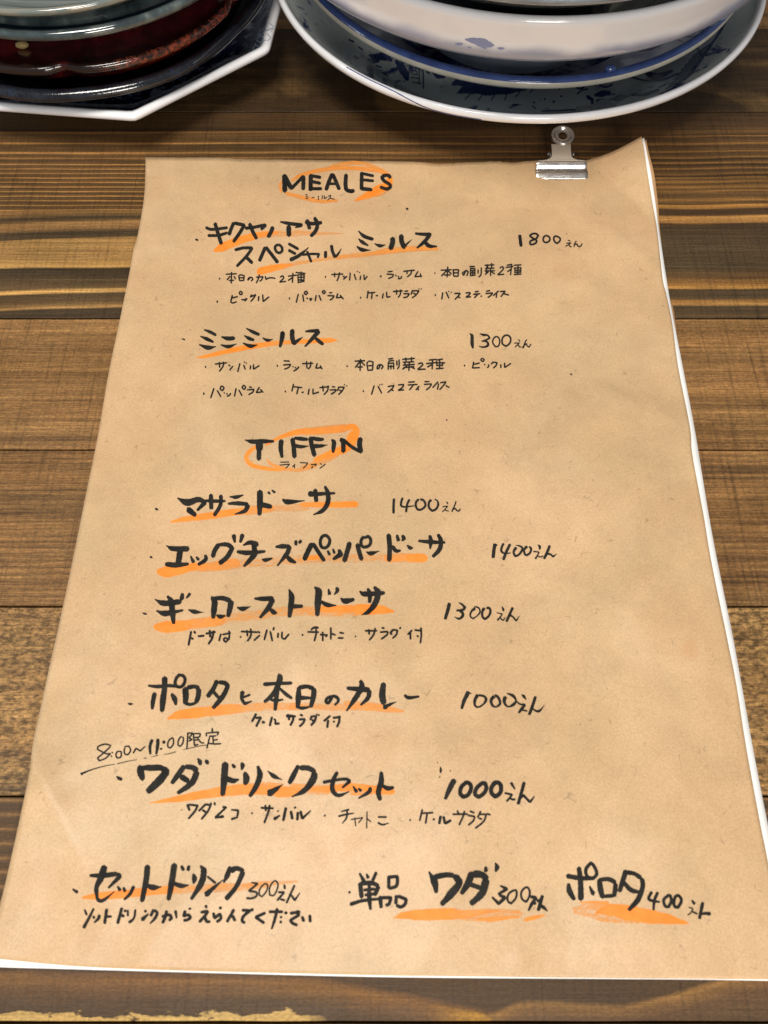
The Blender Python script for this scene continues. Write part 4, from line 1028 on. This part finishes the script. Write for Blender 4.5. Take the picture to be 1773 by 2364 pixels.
# 2. plate with a cobalt blue lip
cx, cy = 0.0545, 0.3475
def lip_shape(th, r, z): return 1 + min(1, r / 0.09) * (0.007 * math.cos(2 * th + 2.4) + 0.004 * math.cos(3 * th + 2))
def lip_z(th, r, z): return min(1, r / 0.09) * 0.0008 * math.sin(2 * th + 1)
COB = NT('cobalt_lip'); _c = COB.coord(); COB = COB.done(COB.mix(COB.noise(COB.mapping(_c, (1, 1, 1)), 160, 4), lin(22, 38, 92), lin(70, 96, 156)), 0.1, COB.bump(COB.noise(_c, 150, 3), 0.3, 0.0008), coat=0.8)
RAW = glaze('unglazed_edge', lin(188, 184, 170), 0.4, 0.4, 0.08, 0.1)
prof = smooth_prof([(0.002, 0.0275), (0.060, 0.0275), (0.078, 0.035), (0.0895, 0.0475)], 6)[:-1] + [(0.0898, 0.0482), (0.0905, 0.0494), (0.0918, 0.0500), (0.0930, 0.0498), (0.0938, 0.0490), (0.0941, 0.0479)] + \
    [(0.0938, 0.0470), (0.0932, 0.0464)] + smooth_prof([(0.0915, 0.0462), (0.0855, 0.0435), (0.070, 0.0330), (0.046, 0.0175)], 6) + [(0.045, 0.0145), (0.042, 0.0140), (0.002, 0.0150)]
nb = 18
p2 = lathe('plate_body', prof, cx, cy, PEONY, 200, lip_shape, lambda i: 0 if i < nb else (1 if i < nb + 4 else (2 if i < nb + 9 else 3)), [COB, RAW, W_OUT], zfun=lip_z, grow=(KS, 0.0095, 0.0070, 26))
cx, cy = cx * KS, cy * KS
plate2 = empty('blue_rim_plate', (cx, cy, 0.0), 'dark plate with a cobalt blue lip, resting in the widest white bowl', 'plate', 'stacked crockery behind the menu')
child(p2, plate2)
bv2 = BVHTree.FromPolygons([v.co.copy() for v in p2.data.vertices], [tuple(p.vertices) for p in p2.data.polygons])
GREYL = NT('grey_line').done(lin(150, 160, 178), 0.15, coat=0.5)
REDP = NT('iron_red').done(lin(150, 40, 36), 0.2, coat=0.4)
paint('painted_scroll', """
8:960,230 1080,270 1170,230 1180,170 1120,130;8:1200,190 1260,130 1340,90;7:1230,60 1290,110 1350,60 1390,20;7:1180,100 1240,70 1260,20
7:880,290 960,280 1040,310;8:500,370 620,385 760,340 820,330;7:1250,160 1330,140 1390,90 1440,40;6:1300,60 1340,30;6:1200,150 1230,190 1290,170""", bv2, GREYL, plate2, 0.0001, s=3.172, x0=1250)
paint('painted_flower', "40:720,375,10 800,345,40 900,318,8", bv2, REDP, plate2, 0.0001, s=3.172, x0=1250)
# knob of glaze on the lip
kb = P(1410, 158, 0.0355)
V, F = [], []
bm = bmesh.new(); bmesh.ops.create_icosphere(bm, subdivisions=3, radius=1)
for v in bm.verts: v.co = Vector((kb.x + v.co.x * 0.0022, kb.y + 0.0006 + v.co.y * 0.0014, 0.0350 + v.co.z * 0.0013))
me = bpy.data.meshes.new('glaze_drop'); bm.to_mesh(me); bm.free(); me.materials.append(COB)
for p in me.polygons: p.use_smooth = True
o = bpy.data.objects.new('glaze_drop', me); col.objects.link(o); child(o, plate2)

# 3. deep white bowl
zr3 = 0.085; yf = P(1255, 46, zr3).y; r3 = 0.1015; cx3 = 0.0520; cy3 = yf + r3
yl = P(1230, 142, 0.051).y; rl3 = cy3 - yl
def lim(px, py, z, c, k=0.0): return c - P(px, py, z).y - k
prof = smooth_prof([(0.002, 0.0345), (0.045, 0.036), (0.078, 0.062), (0.0985, 0.084)], 6)[:-1] + [(0.0988, 0.0846), (0.1000, 0.0853), (0.1012, 0.0850), (0.1018, 0.0838)] + \
    smooth_prof([(0.1015, 0.0825), (0.1004, 0.0772), (lim(1230, 138, .0705, cy3), 0.0705), (lim(1230, 142, .063, cy3), 0.063), (lim(1230, 142, .052, cy3), 0.052), (lim(1230, 140, .040, cy3), 0.0395)], 6) + [(0.044, 0.0300), (0.041, 0.0290), (0.002, 0.0300)]
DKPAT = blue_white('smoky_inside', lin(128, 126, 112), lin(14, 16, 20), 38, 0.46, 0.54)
g = NT('washed_porcelain'); co = g.coord(); sz = g.sep(co)
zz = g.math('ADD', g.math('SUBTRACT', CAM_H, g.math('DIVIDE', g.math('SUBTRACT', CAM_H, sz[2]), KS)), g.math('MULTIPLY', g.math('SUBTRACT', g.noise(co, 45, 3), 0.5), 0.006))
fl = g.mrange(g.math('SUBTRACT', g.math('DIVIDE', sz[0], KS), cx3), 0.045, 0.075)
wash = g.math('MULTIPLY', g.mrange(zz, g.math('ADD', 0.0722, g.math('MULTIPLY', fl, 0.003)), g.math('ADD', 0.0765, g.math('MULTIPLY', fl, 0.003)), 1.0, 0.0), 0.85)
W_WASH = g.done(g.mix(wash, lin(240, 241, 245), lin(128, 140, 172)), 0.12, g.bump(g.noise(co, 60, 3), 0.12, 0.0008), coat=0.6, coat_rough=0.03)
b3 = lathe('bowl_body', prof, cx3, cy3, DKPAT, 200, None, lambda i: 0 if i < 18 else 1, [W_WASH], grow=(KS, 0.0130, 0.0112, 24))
cx3, cy3 = cx3 * KS, cy3 * KS
bowl3 = empty('white_bowl', (cx3, cy3, 0), 'deep white bowl with small blue flower marks outside, above the blue rimmed plate', 'bowl', 'stacked crockery behind the menu')
child(b3, bowl3)
bv3 = BVHTree.FromPolygons([v.co.copy() for v in b3.data.vertices], [tuple(p.vertices) for p in b3.data.polygons])
paint('painted_flower', """
60:1010,335,14 1080,345,50 1160,365,80 1220,380,50 1255,385,16;20:925,370,10 955,374,26 990,372,12;16:1030,400,8 1060,405,18;20:1285,408,10 1315,412,24 1345,408,8;16:1160,405,10 1190,410,18""", bv3, SOFTB, bowl3, 0.0001, x0=800)

# 4. grey bowl at the very top
zr4 = 0.098; yf4 = P(1230, -5, zr4).y; r4 = 0.090; cy4 = yf4 + r4
GREYG = glaze('grey_glaze', lin(120, 130, 140), 0.12, 0.2, 0.15)
prof = smooth_prof([(0.002, 0.060), (0.035, 0.061), (0.064, 0.081), (0.087, 0.0965)], 5)[:-1] + [(0.0875, 0.0975), (0.0885, 0.0982), (0.0896, 0.0978), (0.0900, 0.0966)] + smooth_prof([(0.0893, 0.0955), (0.080, 0.0890), (0.062, 0.0770), (0.040, 0.060)], 5) + [(0.038, 0.0380), (0.035, 0.0370), (0.002, 0.0375)]
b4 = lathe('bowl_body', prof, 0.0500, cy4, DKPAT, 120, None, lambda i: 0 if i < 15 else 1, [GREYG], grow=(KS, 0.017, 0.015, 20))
bowl4 = empty('grey_bowl', (0.05 * KS, cy4 * KS, 0), 'grey glazed bowl whose rim just shows at the top of the right stack', 'bowl', 'stacked crockery behind the menu')
child(b4, bowl4)

# --- left stack -------------------------------------------------------------
# 1. octagonal plate
ox, oy, ap = -0.1250, 0.3560, 0.0797
phi0 = math.atan2(-0.777, 0.629)
def octa(th, r, z):
    a = ((th - phi0 + math.pi / 8) % (math.pi / 4)) - math.pi / 8
    k = 1 / math.cos(a)
    k = min(k, 1.078)                                        # slightly rounded corners
    t = max(0.0, min(1.0, (r - 0.045) / 0.03))
    return 1 + (k - 1) * t
prof = smooth_prof([(0.002, 0.0065), (0.050, 0.0065), (0.064, 0.0095), (0.0755, 0.0175)], 6)[:-1] + [(0.0760, 0.0184), (0.0772, 0.0198), (0.0788, 0.0202), (0.0800, 0.0196), (0.0804, 0.0184)] + \
    smooth_prof([(0.0797, 0.0172), (0.072, 0.0120), (0.060, 0.0052), (0.048, 0.0038)], 6) + [(0.047, 0.0006), (0.044, 0.0002), (0.043, 0.003), (0.002, 0.0035)]
o8 = lathe('plate_body', prof, ox, oy, NAVYPAT, 240, octa, lambda i: 0 if i < 18 else 1, [W_OUT])
pl8 = empty('octagonal_plate', (ox, oy, 0), 'octagonal plate with white rim and dark blue pattern, bottom of the left stack', 'plate', 'stacked crockery behind the menu')
child(o8, pl8)
bv8 = BVHTree.FromPolygons([v.co.copy() for v in o8.data.vertices], [tuple(p.vertices) for p in o8.data.polygons])
paint('painted_scroll', """
8:700,330 740,360 790,340;8:740,300 770,330 760,370;7:800,290 830,320 800,350;9:600,420 640,400 680,410 700,380;7:640,440 660,400;7:560,460 600,430;8:760,250 800,260 840,240
7:820,200 850,230 830,270;6:690,370 720,400 760,370;6:600,460 640,430 700,420""", bv8, GREYL, pl8, 0.0001, x0=400)
paint('painted_scroll', "22:700,905,6 800,905,22 900,912,10;26:940,910,10 1000,905,24 1060,912,8", bv8, GREYL, pl8, 0.0001, x0=0)
paint('painted_scroll', "20:0,800,30 80,826,26 160,846,8", bv8, GREYL, pl8, 0.0001, x0=0)

# 2. navy plate with a fat wavy roll rim
cx, cy = -0.1265, 0.3478
def wavy(th, r, z): return 1 + max(0, min(1, (r - 0.06) / 0.015)) * (0.007 * math.cos(7 * th + 0.6) + 0.008 * math.sin(3 * th + 1))
NAVY = NT('navy_glaze'); _c = NAVY.coord(); _n = NAVY.noise(_c, 90, 5, 0.7); _n2 = NAVY.noise(_c, 700, 3, 0.7)
NAVY = NAVY.done(NAVY.mix(NAVY.mrange(_n2, 0.55, 0.62), NAVY.ramp(_n, [(0.35, lin(14, 17, 24)), (0.6, lin(36, 40, 48)), (0.75, lin(32, 46, 84))]), lin(16, 18, 24)), 0.14, NAVY.bump(_n, 0.5, 0.0006), coat=0.6)
prof = smooth_prof([(0.002, 0.0185), (0.055, 0.0190), (0.068, 0.0245)], 5)[:-1] + [(0.0700, 0.0262), (0.0708, 0.0288), (0.0726, 0.0302), (0.0746, 0.0302), (0.0760, 0.0288), (0.0762, 0.0272), (0.0750, 0.0262)] + \
    smooth_prof([(0.0730, 0.0255), (0.064, 0.0195), (0.050, 0.0115)], 5) + [(0.048, 0.0092), (0.045, 0.0088), (0.002, 0.0100)]
nv = lathe('plate_body', prof, cx, cy, NAVY, 200, wavy)
pln = empty('navy_plate', (cx, cy, 0), 'dark navy plate with a thick wavy rim, inside the octagonal plate', 'plate', 'stacked crockery behind the menu')
child(nv, pln)

# 3. dark red lobed plate
cx, cy = -0.1270, 0.3490
def lobes(th, r, z):
    t = max(0, min(1, (r - 0.05) / 0.02))
    a = (th + 1.50) % (2 * math.pi / 6) - math.pi / 6
    return 1 + t * (0.022 * (math.cos(a * 3)) - 0.008 - 0.03 * math.exp(-((abs(a) - math.pi / 6) / 0.06) ** 2))
g = NT('red_black_glaze'); co = g.coord(); s = g.sep(co)
rad = g.math('SQRT', g.math('ADD', g.math('POWER', g.math('SUBTRACT', s[0], cx), 2), g.math('POWER', g.math('SUBTRACT', s[1], cy), 2)))
n = g.noise(co, 55, 5, 0.65, 0.8); nf = g.noise(co, 420, 4, 0.7, 0.6)
inner = g.ramp(n, [(0.3, lin(34, 14, 15)), (0.45, lin(76, 22, 24)), (0.62, lin(112, 31, 35)), (0.75, lin(66, 24, 24))])
edge = g.ramp(nf, [(0.38, lin(26, 18, 16)), (0.5, lin(70, 34, 26)), (0.6, lin(150, 66, 44)), (0.7, lin(60, 30, 24))])
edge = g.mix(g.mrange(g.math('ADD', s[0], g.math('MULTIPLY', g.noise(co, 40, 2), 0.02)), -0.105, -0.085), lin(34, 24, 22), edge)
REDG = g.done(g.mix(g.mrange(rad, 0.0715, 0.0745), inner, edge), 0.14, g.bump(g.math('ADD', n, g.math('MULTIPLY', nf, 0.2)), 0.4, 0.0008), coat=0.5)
prof = smooth_prof([(0.002, 0.0330), (0.045, 0.0330), (0.066, 0.0350), (0.0725, 0.0378)], 6)[:-1] + [(0.0730, 0.0386), (0.0738, 0.0398), (0.0748, 0.0402), (0.0760, 0.0396), (0.0765, 0.0382), (0.0758, 0.0370)] + \
    smooth_prof([(0.0738, 0.0352), (0.062, 0.0262), (0.045, 0.0215)], 5) + [(0.043, 0.0200), (0.040, 0.0192), (0.002, 0.0200)]
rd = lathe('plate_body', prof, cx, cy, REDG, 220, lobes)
plr = empty('red_plate', (cx, cy, 0), 'dark red glazed plate with lobed rust flecked rim, under the grey glass bowl', 'plate', 'stacked crockery behind the menu')
child(rd, plr)

# 4. grey teal glass bowl
zt = 0.056; rt = 0.0765; yt = P(130, 78, zt).y; cxt, cyt = -0.1240, yt + rt
g = NT('smoky_glass'); co = g.coord(); n = g.noise(co, 120, 3, 0.6)
sgr = g.sep(co)
GL = g.done(g.ramp(n, [(0.3, lin(36, 46, 50)), (0.55, lin(66, 78, 80)), (0.72, lin(104, 112, 108))]), 0.06, g.bump(g.noise(co, 50, 2), 0.4, 0.001), 0.6, coat=1.0, coat_rough=0.02)
GL2 = NT('deep_teal').done(lin(10, 36, 52), 0.08, coat=0.8)
prof = smooth_prof([(0.002, 0.0470), (0.050, 0.0475), (0.060, 0.050)], 5)[:-1] + [(0.0620, 0.0525), (0.0635, 0.0545), (0.0655, 0.0552), (0.0672, 0.0545), (0.0682, 0.0532), (0.0705, 0.0528), (0.0722, 0.0538), (0.0738, 0.0556), (0.0752, 0.0560), (0.0764, 0.0552), (0.0767, 0.0536)] + \
    smooth_prof([(0.0750, 0.0522), (0.066, 0.0462), (0.048, 0.0370)], 5) + [(0.046, 0.0345), (0.043, 0.0340), (0.002, 0.0350)]
tl = lathe('bowl_body', prof, cxt, cyt, GL, 200, None, lambda i: 1 if (14 <= i < 17 or i < 9) else 0, [GL2])
plt = empty('glass_bowl', (cxt, cyt, 0), 'smoky teal glass bowl with a broad grey rim, resting on the dark red plate', 'bowl', 'stacked crockery behind the menu')
child(tl, plt)
# 5. smaller glass dish inside it
z5 = 0.0635; y5 = P(70, 29, z5).y; r5 = 0.068; c5 = y5 + r5
prof = smooth_prof([(0.002, 0.0545), (0.046, 0.0550), (0.060, 0.0600), (0.0655, 0.0630)], 5)[:-1] + [(0.0660, 0.0636), (0.0668, 0.0641), (0.0677, 0.0640), (0.0682, 0.0634)] + \
    smooth_prof([(0.0681, 0.0626), (0.066, 0.0606), (0.052, 0.0512)], 5) + [(0.050, 0.0488), (0.047, 0.0484), (0.002, 0.0486)]
g = NT('streaked_glass'); co = g.coord(); th_ = g.noise(g.mapping(co, (18, 260, 60)), 1.0, 3, 0.6)
GL3 = g.done(g.ramp(th_, [(0.3, lin(60, 72, 74)), (0.5, lin(112, 122, 118)), (0.62, lin(146, 138, 122)), (0.7, lin(92, 104, 104))]), 0.08, g.bump(th_, 0.3, 0.0006), 0.6, coat=1.0, coat_rough=0.02)
t5 = lathe('dish_body', prof, -0.1250, c5, GL3, 160)
pl5 = empty('glass_dish', (-0.1250, c5, 0), 'streaked grey glass dish cut by the top left edge, resting inside the smoky glass bowl', 'dish', 'stacked crockery behind the menu')
child(t5, pl5)
# a dried seed on the red plate
bvr = BVHTree.FromPolygons([v.co.copy() for v in rd.data.vertices], [tuple(p.vertices) for p in rd.data.polygons])
loc, nrm, _, _ = bvr.ray_cast(Vector((0, 0, CAM_H)), ray(54, 111).normalized())
bm = bmesh.new(); bmesh.ops.create_icosphere(bm, subdivisions=3, radius=1)
for v in bm.verts:
    k = 1 + 0.12 * noise.noise(v.co * 2.1)
    v.co = Vector((loc.x + v.co.x * 0.0026 * k, loc.y + v.co.y * 0.0016 * k, loc.z + 0.0013 + v.co.z * 0.0013 * k))
me = bpy.data.meshes.new('seed'); bm.to_mesh(me); bm.free()
for p in me.polygons: p.use_smooth = True
g = NT('seed_skin'); me.materials.append(g.done(g.mix(g.noise(g.coord(), 900, 2), lin(120, 100, 60), lin(196, 172, 116)), 0.5))
o = bpy.data.objects.new('seed', me); col.objects.link(o); tag(o, 'small pale dried seed lying on the dark red plate', 'seed')

# ================================================================== bulldog clip
g = NT('steel'); co = g.coord(); nn = g.noise(g.mapping(co, (300, 4000, 300)), 1.0, 3)
STEEL = g.done(g.mix(g.noise(co, 300, 3), lin(168, 164, 158), lin(198, 195, 192)), g.mrange(nn, 0.3, 0.7, 0.20, 0.34), g.bump(nn, 0.1, 0.0002), metal=1.0)
g = NT('steel_matt'); STEELM = g.done(lin(196, 188, 174), 0.5, metal=0.65)
zc = 0.0022
j0, j1 = P(1237, 414, zc), P(1357, 414, zc); top = P(1297, 384, zc + .003)
cxm = (j0.x + j1.x) / 2; hw = (j1.x - j0.x) / 2
clip = empty('bulldog_clip', (cxm, top.y, zc), 'small steel bulldog clip with ring handle gripping the top edge of the menu', 'clip')
def plate_strip(name, secs, mat, th=0.0004, nx=18, flat_top=False):
    "secs: (y, z, halfwidth) running away from the paper; gives a bent metal sheet with thickness"
    V = []; F = []
    for (y, z, w_) in secs:
        for k in range(nx + 1):
            u = k / nx * 2 - 1
            V.append((cxm + u * w_, y, z))
    for i in range(len(secs) - 1):
        for k in range(nx):
            a = i * (nx + 1) + k; F.append((a, a + 1, a + nx + 2, a + nx + 1))
    o = mesh_obj(name, V, F, mat); m = o.modifiers.new('thickness', 'SOLIDIFY'); m.thickness = th; m.offset = 0
    bv_ = o.modifiers.new('bevel', 'BEVEL'); bv_.width = 0.00012; bv_.segments = 2; bv_.limit_method = 'ANGLE'
    child(o, clip); return o
y0 = j0.y; zb = H(cxm, y0)
# jaw: lip turned down onto the paper, ridge, trough, ridge, then shoulder narrowing into the tongue
yn = P(1297, 379, zc + .004).y
jaw = [(y0, zb + .0004, hw * .97), (y0 + .0004, zb + .0009, hw * .99), (y0 + .0022, zb + .0017, hw), (y0 + .0026, zb + .0016, hw), (y0 + .0040, zb + .0011, hw * .995), (y0 + .0048, zb + .0012, hw * .99),
       (y0 + .0054, zb + .0022, hw * .985), (y0 + .0058, zb + .0028, hw * .98), (y0 + .0064, zb + .0032, hw * .96), (y0 + .0072, zb + .0034, hw * .90)]
plate_strip('upper_jaw', jaw, STEEL)
nw = 0.0041
ring = P(1299, 314, 0.0078); rr_out = 0.0051
tongue = [(y0 + .0070, zb + .00345, hw * .90), (y0 + .0074, zb + .0035, hw * .62), (y0 + .0080, zb + .0037, nw * 1.2), (y0 + .0088, zb + .0040, nw * 1.02)]
for k in range(1, 9):
    t = k / 8; yy = y0 + .0088 + (ring.y - rr_out * .82 - y0 - .0088) * t
    tongue.append((yy, zb + .0040 + (ring.z - .0006 - zb - .0040) * t, nw * (1 - .03 * math.sin(math.pi * t))))
plate_strip('handle_tongue', tongue, STEELM)
# ring: dished washer with rolled outer edge
V = []; F = []; n = 64
rp = [(0.00185, 0.0), (0.0021, -0.0001), (0.0028, -0.00015), (0.0033, 0.0002), (0.0039, 0.0009), (0.0044, 0.0011), (0.0049, 0.0006), (0.0051, -0.0002), (0.0050, -0.0008), (0.0046, -0.0009), (0.0034, -0.0005), (0.0022, -0.0006), (0.00185, -0.0004), (0.00185, 0.0)]
slope = math.atan2(ring.z - zb - .0046, ring.y - y0 - .0088) * 0.9
for (r_, z_) in rp:
    for k in range(n):
        a = 2 * math.pi * k / n; x, y = r_ * math.cos(a), r_ * math.sin(a)
        V.append((ring.x + x, ring.y + y * math.cos(slope) - z_ * math.sin(slope), ring.z + y * math.sin(slope) + z_ * math.cos(slope)))
for i in range(len(rp) - 1):
    for k in range(n): a = i * n + k; b = i * n + (k + 1) % n; F.append((a, b, b + n, a + n))
child(mesh_obj('ring_handle', V, F, STEEL), clip)
# lower jaw and lower tongue lie on the table below the sheets
low = [(y0 + .001, .00035, hw * .97), (y0 + .006, .0004, hw * .97), (y0 + .0072, .0005, hw * .9), (y0 + .0082, .0006, nw * 1.2), (y0 + .010, .0008, nw), (ring.y - .004, .0009, nw)]
plate_strip('lower_jaw', low, STEELM, 0.0003)
# coiled spring pin between the jaws, its ends standing out beside the tongue
V = []; F = []; n = 20; xa, xb = P(1268, 357, .004).x, P(1322, 357, .004).x; yc, z_c = P(1268, 357, .0035).y, .0036
turns = 7; seg = 22; rc, rw = 0.0013, 0.00032
for i in range(turns * seg + 1):
    a = 2 * math.pi * i / seg; x = xa + (xb - xa) * i / (turns * seg)
    for k in range(8):
        b = 2 * math.pi * k / 8; q = rc + rw * math.cos(b)
        V.append((x + rw * math.sin(b), yc + q * math.cos(a), z_c - .0008 + q * math.sin(a)))
for i in range(turns * seg):
    for k in range(8): a = i * 8 + k; b = i * 8 + (k + 1) % 8; F.append((a, b, b + 8, a + 8))
child(mesh_obj('spring', V, F, STEEL), clip)
for name, px in (('spring_end', 1266), ('spring_end', 1323)):
    q = P(px, 357, .0034); bm = bmesh.new(); bmesh.ops.create_uvsphere(bm, u_segments=16, v_segments=10, radius=.00085)
    for v in bm.verts: v.co = Vector((q.x + v.co.x * .8, q.y + v.co.y, .0034 + v.co.z))
    me = bpy.data.meshes.new(name); bm.to_mesh(me); bm.free(); me.materials.append(STEEL)
    for p in me.polygons: p.use_smooth = True
    o = bpy.data.objects.new(name, me); col.objects.link(o); child(o, clip)
